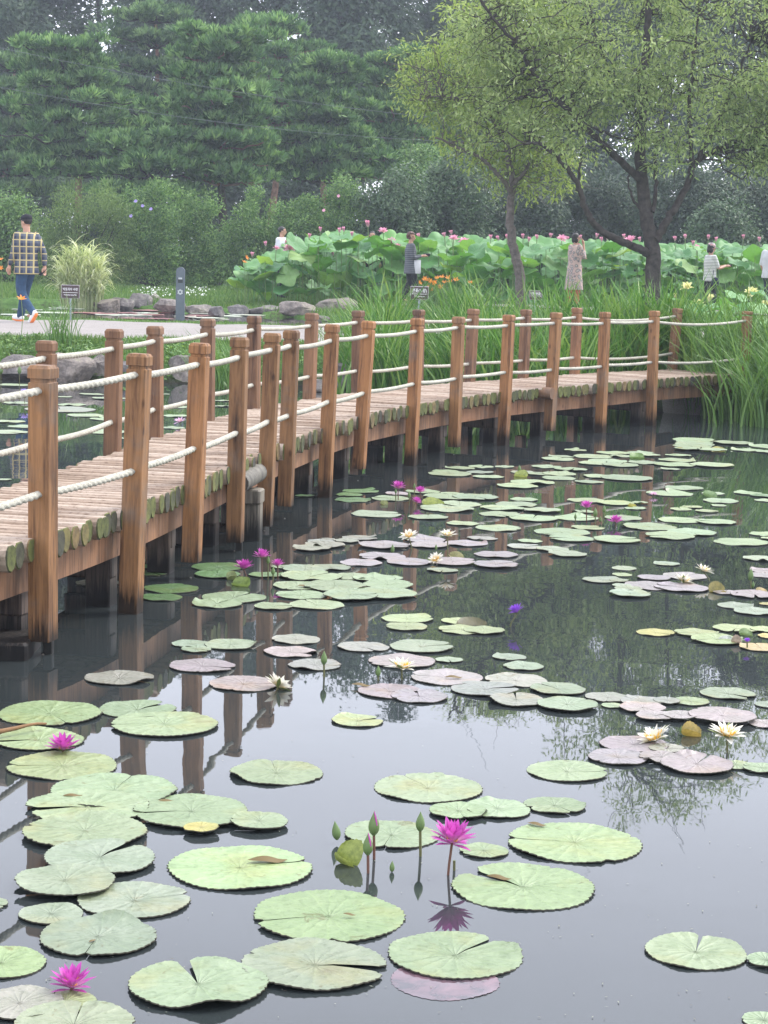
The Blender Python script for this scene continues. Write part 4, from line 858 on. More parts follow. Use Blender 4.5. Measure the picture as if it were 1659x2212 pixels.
def pine(x, Y, ytop, ybot, wu, label, seed, lean=0.0, skew=0.0, mat=None, tiers=7, dens=1.0, group='spreading red pines behind the hedge'):
    g = np.random.default_rng(seed); k = upm(Y); B = aty(x, 560, Y); zb = float(ground_z(B[0], Y)); zt = aty(x, ytop, Y)[2] - zb; z0 = aty(x, ybot, Y)[2] - zb; rad = wu * k / 2
    root = tag(empty('pine_tree', (B[0], Y, zb)), label, 'tree', group)
    t_ = np.linspace(0, 1, 12); cen = np.stack([lean * t_ * zt * .12 + .18 * np.sin(t_ * 6 + seed), .1 * np.cos(t_ * 5 + seed), -.2 + t_ * (zt + .05)], 1)
    q = MB(); q.tube(cen, np.linspace(.17, .045, 12), 9); q.build('trunk', M_bark if Y < 66 else M_barkp, root)
    br = MB(); fo = MB(); cents = []; rads = []
    for i in range(tiers):
        f = (i + .5) / tiers; z = z0 + (zt - z0) * f; rr = rad * (1.0 - .62 * max(0, f - .25) ** 1.2) * g.uniform(.8, 1.1)
        if f < .2: rr *= .85
        nb = int((8 - 3 * f)); a0 = g.uniform(0, 6)
        for j in range(nb):
            a = a0 + 2 * math.pi * j / nb + g.normal(0, .2); L = rr * g.uniform(.7, 1.05); c = np.array([np.interp(z, cen[:, 2], cen[:, 0]), np.interp(z, cen[:, 2], cen[:, 1]), z - .25])
            tip = c + np.array([math.cos(a) * L + skew * rad * .3, math.sin(a) * L * .8, g.uniform(.05, .45)])
            P = limb(br, c, tip, .05, .018, g, .16, 7, 5)
            for s_ in (.45, .62, .8, 1.0):
                if g.random() < .92:
                    p = P[int(s_ * 6)] + [g.normal(0, .22), g.normal(0, .22), .10 + g.normal(0, .06)]
                    cents.append(p); rads.append(g.uniform(.30, .74) * (1.1 - .25 * s_))
    cents += [np.array([cen[-1, 0] + g.normal(0, .3), 0, zt - .15 - .12 * i]) for i in range(4)]; rads += [.5] * 4
    cents = np.array(cents); rads = np.array(rads); per = int(44 * dens); n = len(cents) * per
    C = np.repeat(cents, per, 0); Rr = np.repeat(rads, per); an = g.uniform(0, 2 * np.pi, n); ru = np.sqrt(g.uniform(0, 1, n))
    T = C + np.stack([np.cos(an) * ru * Rr * 1.15, np.sin(an) * ru * Rr, (1 - ru ** 2) * Rr * .34 + g.normal(0, .03, n) - .05], 1)
    shoot = unit(np.stack([np.cos(an) * ru * .7, np.sin(an) * ru * .7 - .1, np.ones(n)], 1))
    m_ = 7; D = unit(shoot[:, None] + g.normal(0, .42, (n, m_, 3))); Nn = unit(g.normal(size=(n, m_, 3)) + [0, -.4, .5]); Sd = unit(np.cross(D, Nn)) * .030; Lg = g.uniform(.20, .40, (n, 1, 1)) * g.uniform(.7, 1.1, (n, m_, 1))
    # one brush of needles = one island, so that each brush has its own green
    Vt = np.stack([T[:, None] + D * Lg * .6 + Sd, T[:, None] + D * Lg, T[:, None] + D * Lg * .6 - Sd], 2).reshape(n, m_ * 3, 3)
    Vt = np.concatenate([T[:, None], Vt], 1); kk = m_ * 3 + 1; base_i = np.arange(n)[:, None] * kk; j3 = np.arange(m_)[None] * 3 + 1
    fo.add(Vt.reshape(-1, 3), np.stack([base_i + 0 * j3, base_i + j3, base_i + j3 + 1, base_i + j3 + 2], -1).reshape(-1, 4))
    br.build('branches', M_barkp if g.random() < .5 else M_bark, root); fo.build('needles', mat or M_pine, root, smooth=False); return root

M_pine = leaf_mat('pine_needles', (.045, .105, .048), (.13, .25, .10), (.27, .41, .17), rough=.6, trans=.3, spec=.2, nscale=.55)
M_pineb = leaf_mat('pine_needles_far', (.045, .09, .05), (.12, .21, .10), (.22, .33, .15), rough=.6, trans=.25, spec=.2, nscale=.5)
M_forest = leaf_mat('forest_leaves', (.030, .058, .038), (.058, .098, .055), (.085, .13, .07), rough=.6, trans=.2, spec=.2, nscale=.35)
M_shrubd = leaf_mat('shrub_dark', (.035, .075, .036), (.07, .13, .055), (.12, .18, .09), rough=.45, trans=.2, spec=.35, nscale=.7)
M_hib = leaf_mat('hibiscus_leaves', (.06, .14, .045), (.14, .26, .075), (.25, .38, .12), rough=.5, trans=.3, nscale=1.0)
M_olive = leaf_mat('feathery_shrub_leaves', (.075, .135, .042), (.15, .24, .075), (.25, .34, .12), rough=.6, trans=.3, nscale=.9)
M_tree = leaf_mat('broad_tree_leaves', (.16, .235, .085), (.30, .385, .15), (.46, .53, .25), rough=.45, trans=.42)
M_tree2 = leaf_mat('young_tree_leaves', (.17, .25, .065), (.31, .40, .11), (.44, .51, .18), rough=.45, trans=.42)
M_dkgreen = leaf_mat('understorey_leaves', (.022, .045, .028), (.045, .080, .042), (.08, .12, .055), rough=.5, trans=.15, nscale=.5)

# far forest: each tree its own crown and trunk
FOR = [(-260, 97, -330, 420, 5), (-60, 90, -260, 400, 6), (60, 96, -200, 330, 5), (205, 100, -280, 380, 6), (350, 93, -240, 330, 5), (480, 99, -300, 380, 6), (610, 94, -260, 330, 6), (740, 90, -230, 300, 6), (860, 96, -290, 330, 5), (1010, 100, -200, 240, 4), (1150, 95, -300, 330, 5), (1290, 98, -260, 330, 6), (1430, 92, -300, 380, 6), (1590, 97, -250, 380, 5), (1760, 93, -300, 420, 5)]
FL_ = ['tall dark forest tree beyond the pines', 'broad dark tree towering at the top left corner', 'dark tree behind the leftmost pines', 'tall blue-grey forest tree behind the tall bare-limbed pine', 'dark blue-green tree filling the gap above the tall pine', 'tall dark tree above the middle pines', 'hazy dark tree behind the pines, near the middle', 'tall bluish forest tree behind the rightmost pine', 'bluish conifer-like tree left of the sky gap', 'thin-crowned dark tree with sky showing beside it', 'dark tree behind the concrete utility pole', 'dark forest tree behind the pair of lakeside trees', 'tall dark tree behind the big lakeside tree', 'dark forest tree behind the right side of the big lakeside tree', 'dark forest tree at the far right behind the big tree']
for i, ((x, Y, yt, wu, nb), lb) in enumerate(zip(FOR, FL_)):
    g = np.random.default_rng(900 + i); k = upm(Y); B = aty(x, 560, Y); zb = float(ground_z(B[0], Y)); zt = aty(x, yt, Y)[2] - zb; rad = wu * k / 2
    root = tag(empty('forest_tree', (B[0], Y, zb)), lb, 'tree', 'dark forest behind the pines')
    n = 100; cc = []
    while len(cc) < n:
        p = g.uniform(-1, 1, 3)
        if .3 < np.linalg.norm(p) < 1 and p[1] < .5: cc.append(p)
    cc = np.array(cc) * [rad * .92, rad * .6, zt * .46]; cc[:, 2] += zt * .55
    q = MB(); cloud(q, cc, g.uniform(.7, 1.5, n), 300, .27, .5, g, .4, .15, .8); q.build('crown', M_forest, root, smooth=False)
    q = MB(); T = limb(q, (0, 0, -.3), (g.normal(0, .5), 0, zt * .8), .28, .08, g, .05, 9)
    for p in cc[::6]: limb(q, T[int(np.clip(p[2] / (zt * .8) * 8 - 1.5, 1, 8))], p, .09, .03, g)
    q.build('trunk', M_bark, root)
# pines
pine(20, 76, 120, 430, 330, 'pine at the left edge behind the wide low pine', 21, mat=M_pineb, tiers=7)
pine(325, 74, 8, 330, 300, 'tallest pine with bare pinkish limbs showing at its top', 22, mat=M_pineb, tiers=6, dens=.8)
pine(590, 74, 42, 330, 250, 'rounded pine behind the middle pine, its top the brightest', 23, mat=M_pine, tiers=6)
pine(165, 67, 92, 385, 330, 'wide layered pine left of the tall bare-limbed pine', 24, tiers=8, lean=-.3)
pine(468, 63, 72, 400, 290, 'middle pine with a dark forked trunk standing behind the hedge', 25, tiers=9)
pine(700, 67, 125, 400, 230, 'pine with flat dark tiers right of the middle pine', 26, tiers=7)
pine(845, 70, 118, 395, 230, 'rightmost pine beside the big lakeside trees', 27, tiers=7)
pine(1010, 78, 150, 400, 260, 'pine hidden behind the smaller lakeside tree', 28, mat=M_pineb, tiers=6)
pine(315, 62, 300, 440, 260, 'low pine boughs between the wide left pine and the middle pine', 29, tiers=3)
# shrubs and hedge
shrub('shrub', 20, 400, 560, 60, 190, 'dark leafy shrub behind the walking man at the left edge', M_hib, 22, 420, .11, .7, seed=1)
shrub('shrub', 172, 382, 560, 56, 260, 'feathery olive shrub behind the striped ornamental grass', M_olive, 40, 520, .10, .55, seed=2, asp=.22, up=.8, droop=-.6)
for i, (x, yt, wd, lb) in enumerate([(330, 388, 190, 'hibiscus bush with three lilac flowers right of the feathery shrub'), (430, 405, 150, 'bright hibiscus bush in front of the middle pine trunk'), (545, 405, 170, 'hibiscus bush right of the middle pine trunk'), (655, 392, 170, 'hibiscus bush above the left end of the lotus bed'), (740, 385, 150, 'hibiscus bush with a pink flower before the dark evergreen mass')]):
    r_ = shrub('hibiscus_bush', x, yt, 575, 57 + i * .3, wd, lb, M_hib, 34, 460, .085, .42, seed=10 + i, up=.3, droop=-.3, group='hibiscus hedge behind the pond', flat=1.1)
for (x, y), lb in zip([(293, 435), (308, 445), (326, 452), (731, 424), (699, 455), (283, 467)], ['leftmost lilac', 'second lilac', 'lowest lilac', 'highest pink', 'faint pink', 'small pale']):
    P = aty(x, y, 55.6); q = MB(); at = []; petals(q, 5, .06, .065, .5, 0, .1, attr=at); o = q.build('hibiscus_flower', PET['lilac' if x < 500 else 'pink'], loc=tuple(P)); set_along(o, at); o.rotation_euler = (R(70), 0, 0); tag(o, f'{lb} hibiscus blossom showing in the hedge', 'flower', 'hibiscus blossoms')
for i, (x, yt, yb, Y, wd, lb, mt) in enumerate([(850, 350, 560, 58, 230, 'large dark glossy shrub behind the woman in the striped jacket', M_shrubd), (985, 325, 560, 59, 240, 'tall dark glossy shrub behind the smaller lakeside tree', M_shrubd), (900, 310, 420, 64, 130, 'bright vine-covered shrub top above the dark glossy shrubs', M_hib),
        (1130, 400, 570, 60, 240, 'deep shaded evergreen behind the slender leaning trunk', M_dkgreen), (1290, 360, 570, 61, 260, 'dark evergreen behind the low limb of the big tree', M_dkgreen), (1470, 350, 570, 60, 260, 'dark leafy evergreen just behind the big tree trunk', M_dkgreen), (1640, 340, 570, 60, 270, 'dark evergreen at the far right behind the lotus bed', M_dkgreen), (1560, 430, 570, 58, 180, 'lighter green shrub in front of the right-hand evergreens', M_shrubd), (1800, 340, 570, 62, 240, 'dark evergreen beyond the right edge', M_dkgreen), (-120, 350, 570, 62, 220, 'dark shrub beyond the left edge', M_dkgreen)]):
    shrub('evergreen_shrub', x, yt, yb, Y, wd, lb, mt, 50, 460, .12, .65, seed=30 + i, group='dark evergreens behind the lotus')
# far back filler so that no field shows between trunks
for i, x in enumerate(range(-150, 1900, 215)):
    shrub('evergreen_shrub', x, 330, 560, 84, 300, f'dark undergrowth thicket at the foot of the forest, {ORD[i]} from the left', M_forest, 26, 260, .26, 1.2, seed=60 + i, group='undergrowth under the forest')

# the two lakeside trees, limbs traced from the photograph
def lakeside(name, label, Y, limbs, crown, leafmat, bark, nclump, per, seed, size=.115, lowcut=None):
    g = np.random.default_rng(seed); B = aty(limbs[0][0][0], limbs[0][0][1], Y); zb = float(ground_z(B[0], Y)); base = np.array([B[0], Y, zb])
    root = tag(empty(name, tuple(base)), label, 'tree', 'lakeside trees'); allp = []
    for n_, (pts, r0, r1, dy) in enumerate([(l[0:-1] if False else l[2], l[3], l[4], l[5]) for l in limbs]):
        P = np.array([aty(x, y, Y) + [0, dy * i / max(1, len(pts) - 1), 0] for i, (x, y) in enumerate(pts)]) - base
        if n_ == 0: P[0][2] = -.25
        P = smooth_line(P, 6 * len(pts)); P = P + g.normal(0, .012, P.shape); q = MB(); q.tube(P, np.linspace(r0, r1, len(P)), 10); q.build('trunk' if n_ == 0 else 'limb', bark, root); allp.append(P)
    A = np.vstack(allp); cc = []; tries = 0
    while len(cc) < nclump and tries < 200000:
        tries += 1; c, rr, wgt = crown[g.integers(len(crown))]; p = unit(g.normal(size=3)) * g.uniform(.15, 1) ** .45
        q_ = np.array(c) + p * rr + [0, .55, 0]
        if lowcut and q_[2] + base[2] < lowcut(q_[0] + base[0]): continue
        if cc and min(np.linalg.norm(q_ - e) for e in cc[-200:]) < .30: continue
        cc.append(q_)
    cc = np.array(cc); tw = MB()
    for p in cc:
        d = np.linalg.norm((A - p) * [1, 1, 1.3], axis=1) + (A[:, 2] > p[2] + .3) * 1.5; a = A[np.argmin(d)]
        P = limb(tw, a, p, .012 + .004 * min(3, np.linalg.norm(a - p)), .004, g, .25, 8, 5)
        for _ in range(2):
            s_ = P[g.integers(3, 7)]; limb(tw, s_, p + g.normal(0, .45, 3), .008, .003, g, .2, 5, 4)
    tw.build('branches', bark, root)
    q = MB(); n = len(cc) * per; C = np.repeat(cc, per, 0); rr = np.repeat(g.uniform(.26, .56, len(cc)), per)
    d = unit(g.normal(size=(n, 3))); P = C + d * (rr * g.uniform(0, 1, n) ** .55)[:, None] * [1.15, 1.15, .72]
    D = unit(d * .8 + g.normal(0, .55, (n, 3)) + [0, 0, -.15]); N = unit(g.normal(0, .5, (n, 3)) + [0, -.2, 1]); q.leaves(P, D, N, size * g.uniform(.6, 1.25, n), size * .34, 0, fold=.1); q.build('foliage', leafmat, root, smooth=False)
    return root, base
YB = 38.5
kB = upm(YB)
L_big = [(( 1412, 655), 0, [(1413, 655), (1411, 600), (1413, 540), (1400, 480), (1392, 420), (1386, 330), (1390, 230), (1396, 130), (1404, 20), (1415, -90), (1430, -180)], .175, .03, .3),
 ((0, 0), 0, [(1402, 548), (1365, 532), (1325, 515), (1285, 492), (1260, 455), (1243, 405), (1215, 365), (1190, 340), (1155, 316), (1128, 318)], .085, .03, -1.2),
 ((0, 0), 0, [(1385, 392), (1330, 340), (1275, 292), (1225, 245), (1180, 208), (1140, 160), (1105, 105), (1050, 45), (1010, -20)], .075, .02, -1.4),
 ((0, 0), 0, [(1418, 520), (1440, 480), (1470, 435), (1492, 388), (1505, 350), (1550, 325), (1600, 298), (1650, 280), (1720, 240)], .085, .025, .6),
 ((0, 0), 0, [(1496, 365), (1490, 310), (1484, 240), (1490, 150), (1500, 40)], .05, .02, -.5), ((0, 0), 0, [(1505, 350), (1535, 300), (1565, 245), (1600, 170), (1640, 80)], .05, .02, .8),
 ((0, 0), 0, [(1386, 305), (1340, 300), (1285, 285), (1230, 265)], .032, .012, -.8), ((0, 0), 0, [(1400, 470), (1378, 440), (1368, 400), (1372, 350)], .035, .012, 1.0), ((0, 0), 0, [(1410, 460), (1422, 400), (1424, 330), (1440, 260), (1470, 180)], .045, .015, 1.2),
 ((0, 0), 0, [(1390, 260), (1350, 215), (1320, 150), (1290, 60), (1270, -60)], .05, .015, .6), ((0, 0), 0, [(1245, 410), (1256, 350), (1265, 290)], .03, .012, .3)]
cr = [((-1.1, -.6, 5.4), (2.5, 1.9, 1.9), 1), ((1.6, 0, 5.4), (2.6, 2.1, 2.1), 1), ((.6, 0, 7.2), (2.3, 1.8, 1.9), 1), ((-2.4, -1.0, 4.2), (1.7, 1.2, 1.5), 1), ((.2, -.8, 4.0), (2.2, 1.1, 1.1), 1), ((2.6, .3, 3.8), (1.6, 1.4, 1.1), 1), ((-2.9, -.9, 5.4), (1.4, 1.2, 1.2), 1), ((3.6, .4, 5.4), (1.9, 1.5, 2.0), 1), ((3.3, -.2, 4.0), (1.5, 1.2, 1.0), 1)]
low = lambda X: 1.7 + (565 - np.interp(829 + X / kB, [880, 1000, 1130, 1250, 1400, 1560, 1700], [330, 370, 400, 330, 375, 340, 360])) * kB
lakeside('broadleaf_tree', 'large dark-trunked tree spreading over the lotus bed, its low limb reaching sideways', YB, L_big, cr, M_tree, M_bark, 500, 104, 5, .122, low)
YS = 40.5; kS = upm(YS)
L_sm = [((1126, 655), 0, [(1127, 655), (1124, 600), (1112, 550), (1104, 500), (1103, 450), (1108, 395), (1100, 330), (1080, 260), (1060, 190)], .12, .04, .2),
 ((0, 0), 0, [(1108, 400), (1135, 370), (1150, 330), (1145, 270)], .05, .02, .3), ((0, 0), 0, [(1104, 420), (1085, 390), (1040, 345), (990, 320), (940, 300)], .05, .02, -.5), ((0, 0), 0, [(1090, 300), (1050, 240), (1000, 215), (930, 210)], .04, .015, -.3), ((0, 0), 0, [(1080, 260), (1100, 180), (1110, 90)], .04, .015, .3)]
cr2 = [((-.75, -.2, 4.3), (1.9, 1.3, 1.5), 1), ((-.1, 0, 5.6), (1.7, 1.3, 1.5), 1), ((.2, .1, 3.0), (1.0, .8, .8), 1), ((-1.5, -.3, 4.6), (1.3, 1.0, .9), 1)]
low2 = lambda X: 1.7 + (565 - np.interp(829 + X / kS, [880, 950, 1040, 1100, 1180, 1260], [260, 380, 430, 470, 475, 420])) * kS
lakeside('broadleaf_tree', 'smaller yellow-green tree with a slender leaning trunk between two visitors', YS, L_sm, cr2, M_tree2, M_barkl, 215, 80, 6, .125, low2)

# reeds, ornamental grass, turf
M_reed = leaf_mat('reed_blades', (.050, .14, .03), (.12, .26, .055), (.26, .36, .11), rough=.4, trans=.3, spec=.4)
M_reed2 = leaf_mat('daylily_blades', (.065, .150, .040), (.13, .25, .065), (.20, .32, .09), rough=.4, trans=.3, spec=.4)
M_striped = leaf_mat('striped_blades', (.20, .28, .11), (.60, .64, .38), (.76, .77, .58), rough=.45, trans=.35)
M_grass = leaf_mat('turf_blades', (.055, .12, .025), (.11, .21, .045), (.20, .28, .08), rough=.55, trans=.3)
def rand_dir(n, g, bias=(0, 0)):
    a = g.uniform(0, 2 * np.pi, n); D = np.stack([np.cos(a) + bias[0], np.sin(a) + bias[1], 0 * a], 1); return D / np.linalg.norm(D, axis=1)[:, None]
g = np.random.default_rng(77)
def reedbed(n, xr, yf, L, W, bend, bias, mat, name, label, zf=ground_z, kind='stuff', cat=None, group=None, clump=.16, ybias=1.0):
    nc = n // 12; cx = g.uniform(*xr, nc); s_ = g.uniform(0, 1, nc) ** ybias; lo, hi = yf(cx); cy = lo + (hi - lo) * s_
    X = np.repeat(cx, 12) + g.normal(0, clump, nc * 12); Yv = np.repeat(cy, 12) + g.normal(0, clump * .6, nc * 12)
    if name == 'reeds': mk = ~((np.abs(X / Yv - .0183) < .0085) & (Yv > 26.4) & (Yv < 32)) & ~((np.abs(X / Yv - .078) < .006) & (Yv > 26.4) & (Yv < 32)); X, Yv = X[mk], Yv[mk]
    Z = np.maximum(np.asarray(zf(X, Yv)), -.05) - .03
    q = MB(); k = len(X); q.blades(np.stack([X, Yv, Z], 1), rand_dir(k, g, bias), g.uniform(L[0], L[1], k) * np.where((np.abs(X / Yv - .0183) < .011) & (name == 'reeds'), .70, 1) * np.where((name == 'reeds') & (X > 2.6) & (Yv > 24.2), .72, 1), g.uniform(W[0], W[1], k), g.uniform(bend[0], bend[1], k), 6)
    return tag(q.build(name, mat, smooth=False), label, cat, group, kind)
fpx = (edge + nor * 1.15); fpx = fpx[np.argsort(fpx[:, 0])]
FY = lambda x: np.interp(x, fpx[:, 0], fpx[:, 1])
reedbed(4300, (-.36, 3.55), lambda x: (np.maximum(FY(x) + .35, interp(x, SHORE) - 1.5), interp(x, SHORE) + 1.1), (.85, 1.45), (.022, .044), (.25, 1.6), (-.15, -.3), M_reed, 'reeds', 'tall bright green iris leaves massed behind the bridge')
reedbed(1800, (-.2, 5.2), lambda x: (interp(x, SHORE) + .8, interp(x, SHORE) + 4.0), (.4, .80), (.018, .034), (.4, 1.8), (0, -.2), M_reed, 'reeds', 'tall green leaves between the bridge reeds and the rear path')
reedbed(240, (-2.25, -1.85), lambda x: (25.2 + 0 * x, 25.9 + 0 * x), (.6, 1.0), (.014, .024), (.6, 1.5), (-.6, -.2), M_reed2, 'reed_clump', 'clump of arching leaves at the near bank behind the fifth rear post', kind=None, cat='reed clump', group='leafy clumps on the near bank')
reedbed(100, (-4.75, -4.5), lambda x: (26.9 + 0 * x, 27.3 + 0 * x), (.5, .85), (.010, .018), (.3, 1.3), (0, -.2), M_reed2, 'reed_clump', 'tall grass tuft by the path in front of the walking man', kind=None, cat='grass tuft', group='leafy clumps on the near bank', clump=.10)
reedbed(3400, (3.80, 6.4), lambda x: (interp(x, SHORE) - 1.2, interp(x, SHORE) + 1.5), (.65, 1.6), (.014, .028), (.5, 2.1), (-.5, -.4), M_reed2, 'daylily_clump', 'dense mound of arching green leaves where the bridge meets the right bank', kind=None, cat='plant', group='leafy clumps on the near bank')
reedbed(160, (-.7, -.35), lambda x: (26.0 + 0 * x, 27.0 + 0 * x), (.5, .9), (.012, .02), (.5, 1.4), (-.4, 0), M_reed2, 'reed_clump', 'loose leaves at the path end beside the tall reeds', kind=None, cat='reed clump', group='leafy clumps on the near bank')
# striped ornamental grass at the rear pond
B = aty(178, 648, 45.3); g2 = np.random.default_rng(3); n = 1500; ns = 110; a = g2.uniform(0, 2 * np.pi, ns); rr = np.sqrt(g2.uniform(0, 1, ns)) * .50
sx0, sy0 = B[0] + np.cos(a) * rr, B[1] + np.sin(a) * rr * .8; hh = g2.uniform(.75, 1.45, ns) * (1 - .35 * (rr / .5) ** 2); pick = g2.integers(0, ns, n); fr_ = g2.uniform(.12, 1, n) ** .8
P = np.stack([sx0[pick] + np.cos(a[pick]) * .25 * fr_ * rr[pick], sy0[pick] + np.sin(a[pick]) * .2 * fr_ * rr[pick], .45 + hh[pick] * fr_], 1)
q = MB(); aa = g2.uniform(0, 2 * np.pi, n); D = unit(np.stack([np.cos(aa) + .5 * np.cos(a[pick]), np.sin(aa) + .5 * np.sin(a[pick]) - .2, 0 * aa], 1))
q.blades(P, D, g2.uniform(.35, .80, n), g2.uniform(.030, .050, n), g2.uniform(1.5, 3.0, n), 8)
for j in range(ns): q.tube([(sx0[j], sy0[j], .4), (sx0[j] + math.cos(a[j]) * .25 * rr[j], sy0[j] + math.sin(a[j]) * .2 * rr[j], .45 + hh[j])], .010, 4, caps=False)
tag(q.build('ornamental_grass', M_striped, smooth=False), 'large cream-and-green striped grass fountaining beside the rear pond', 'grass plant')
# turf: short blades over the banks
def turf(n, xr, yr, L, label, name='grass', mat=M_grass, keep=None, W=(.006, .012)):
    X = g.uniform(*xr, n); Yv = g.uniform(*yr, n); s_ = Yv - interp(X, SHORE); mk = (s_ > .35)
    mk &= ~((X < .0) & (Yv > 35.25) & (Yv < interp(X, POND2) + .1))
    mk &= vnoise(X, Yv, 3.1, 2) + g.normal(0, .4, n) > -.45
    if keep is not None: mk &= keep(X, Yv)
    X, Yv = X[mk], Yv[mk]; k = len(X); q = MB()
    q.blades(np.stack([X, Yv, ground_z(X, Yv) - .005], 1), rand_dir(k, g), g.uniform(L[0], L[1], k), g.uniform(W[0], W[1], k), g.uniform(.3, 1.5, k), 3)
    return tag(q.build(name, mat, smooth=False), label, kind='stuff')
onpath = lambda X, Y: (Y > interp(X, [(-22, 28.2), (-8, 28.0), (-5, 27.9), (-1, 28.3), (2, 26.8), (6, 25.6)]) + .08 * np.sin(X * 5)) & (Y < interp(X, [(-22, 33.2), (-6, 33.1), (-1, 33.4), (6, 33.0)]))
turf(26000, (-7.5, 1.5), (26.2, 28.7), (.05, .13), 'short weedy grass on the near bank', keep=lambda X, Y: ~onpath(X, Y), W=(.009, .018))
turf(7000, (-8, 1), (32.9, 35.3), (.02, .06), 'short grass strip between the path and the rear pond', keep=lambda X, Y: ~onpath(X, Y), W=(.009, .018))
turf(42000, (-13, 1.5), (40.5, 56), (.07, .2), 'lush grass lawn beyond the rear pond', keep=lambda X, Y: (Y > interp(X, POND2) + .1), W=(.014, .028))
turf(6000, (.5, 6), (25, 41.5), (.06, .18), 'grass under the lakeside trees', W=(.012, .022))
# low leafy weeds that spill over the bank edge
q = MB(); n = 9000; X = g.uniform(-8, .2, n); s_ = g.uniform(.1, 1.5, n); Yv = interp(X, SHORE) + s_; mk = vnoise(X, Yv, 2.2, 5) > -.3; X, Yv, s_ = X[mk], Yv[mk], s_[mk]
P = np.stack([X, Yv, ground_z(X, Yv) + g.uniform(.0, .07, len(X))], 1); D = unit(g.normal(size=P.shape) * [1, 1, .4]); N = unit(g.normal(0, .4, P.shape) + [0, -.3, 1]); q.leaves(P, D, N, g.uniform(.04, .09, len(X)), g.uniform(.02, .04, len(X)))
tag(q.build('ground_cover', M_hib, smooth=False), 'low leafy weeds creeping over the bank stones', kind='stuff')
for j, (x, y, lb) in enumerate([(330, 588, 'patch of small white wildflowers left of the bollard'), (417, 596, 'patch of small white wildflowers right of the bollard')]):
    B = aty(x, y, 46.5); zb = float(ground_z(B[0], 46.5)); root = tag(empty('wildflower_patch', (B[0], 46.5, zb)), lb, 'wildflowers', 'white wildflower patches'); n = 90
    P = np.stack([g.normal(0, .22, n), g.normal(0, .3, n), g.uniform(.2, .42, n)], 1); q = MB(); q.leaves(P, rand_dir(n, g), np.tile([0, -.7, .7], (n, 1)), .035, .035); q.build('blossoms', plain('white_blossom', (.75, .77, .72), .6), root, smooth=False)
    q = MB(); P2 = P.copy(); P2[:, 2] = -.02; q.blades(P2, rand_dir(n, g), P[:, 2], .006, .2, 3); q.build('stems', M_grass, root, smooth=False)

# ================================================================== the lotus bed
M_lotus, t, b, o = new_mat('lotus_leaf'); oi = t.nodes.new('ShaderNodeObjectInfo'); tc = t.nodes.new('ShaderNodeTexCoord'); sp = t.nodes.new('ShaderNodeSeparateXYZ'); t.links.new(tc.outputs['Object'], sp.inputs[0])
ang = mathn(t, 'ARCTAN2', sp.outputs[1], sp.outputs[0]); vein = mathn(t, 'ABSOLUTE', mathn(t, 'SINE', mathn(t, 'MULTIPLY', ang, 10.0)))
c_ = ramp(t, oi.outputs['Random'], [(0, (.070, .200, .070)), (.5, (.120, .285, .095)), (.85, (.18, .34, .12)), (1, (.26, .39, .12))]); c_ = mixc(t, 1.0, c_, ramp(t, vein, [(0, (1.35, 1.3, 1.15)), (.14, (1, 1, 1))]), 'MULTIPLY')
nz = noise(t, tc.outputs['Object'], 5, 3); c_ = mixc(t, .7, c_, ramp(t, nz, [(.3, (.78, .8, .8)), (.7, (1.12, 1.1, 1.1))]), 'MULTIPLY')
gb = t.nodes.new('ShaderNodeNewGeometry'); c_ = mixc(t, gb.outputs['Backfacing'], c_, mixc(t, 1.0, c_, (1.35, 1.25, 1.0), 'MULTIPLY'))
t.links.new(c_, b.inputs['Base Color']); b.inputs['Roughness'].default_value = .5; b.inputs['Specular IOR Level'].default_value = .4
tr = t.nodes.new('ShaderNodeBsdfTranslucent'); t.links.new(mixc(t, 1.0, c_, (1.1, 1.2, .5), 'MULTIPLY'), tr.inputs[0]); mx = t.nodes.new('ShaderNodeMixShader'); mx.inputs[0].default_value = .28
t.links.new(b.outputs[0], mx.inputs[1]); t.links.new(tr.outputs[0], mx.inputs[2]); t.links.new(mx.outputs[0], o.inputs[0]); bump(t, vein, b, .4, .01)
M_lstalk = leaf_mat('lotus_stalk', (.10, .17, .06), (.15, .22, .08), trans=0)
def lotus_geo(g, rad):
    n = 32; th = np.linspace(0, 2 * np.pi, n, endpoint=False); V = [[0, 0, 0]]; u = g.uniform(0, 6, 4); cup = g.uniform(-.05, .30); fl = g.uniform(.3, 1.0)
    rs = [.25, .5, .75, .92, 1.0]
    for r_ in rs:
        rr = rad * r_ * (1 + .05 * np.sin(2 * th + u[0]) * r_ + .05 * np.sin(5 * th + u[1]) * r_ ** 2)
        z = cup * rad * r_ ** 1.6 - .03 * rad * (r_ < .3) + fl * rad * r_ ** 2.4 * (.16 * np.sin(3 * th + u[2]) + .11 * np.sin(5 * th + u[3]) + .05 * np.sin(9 * th)) - .10 * rad * max(0, r_ - .85) / .15 * fl
        V += list(np.stack([rr * np.cos(th), rr * np.sin(th), z], 1))
    F3 = [[0, 1 + j, 1 + (j + 1) % n] for j in range(n)]; F4 = []
    for i in range(len(rs) - 1):
        for j in range(n): a = 1 + i * n + j; b_2 = 1 + i * n + (j + 1) % n; F4.append([a, a + n, b_2 + n, b_2])
    return np.array(V), F3, np.array(F4)
gl = np.random.default_rng(99); protos = []
for i in range(12):
    V, F3, F4 = lotus_geo(gl, .30); q = MB(); q.add(V, F3); q.add(V, F4); me = q.mesh('lotus_leaf'); me.materials.append(M_lotus); protos.append(me)
def lotus_front(X): return interp(X, [(-3.9, 46.3), (-2.6, 45.6), (-.5, 45.3), (3, 45.1), (6, 45.2), (12, 45.3)])
def lotus_top(X): return interp(X, [(-3.7, .45), (-3.2, .80), (-2.6, 1.08), (-2.1, 1.36), (-1.3, 1.44), (4, 1.40), (12, 1.44)])
cand = []
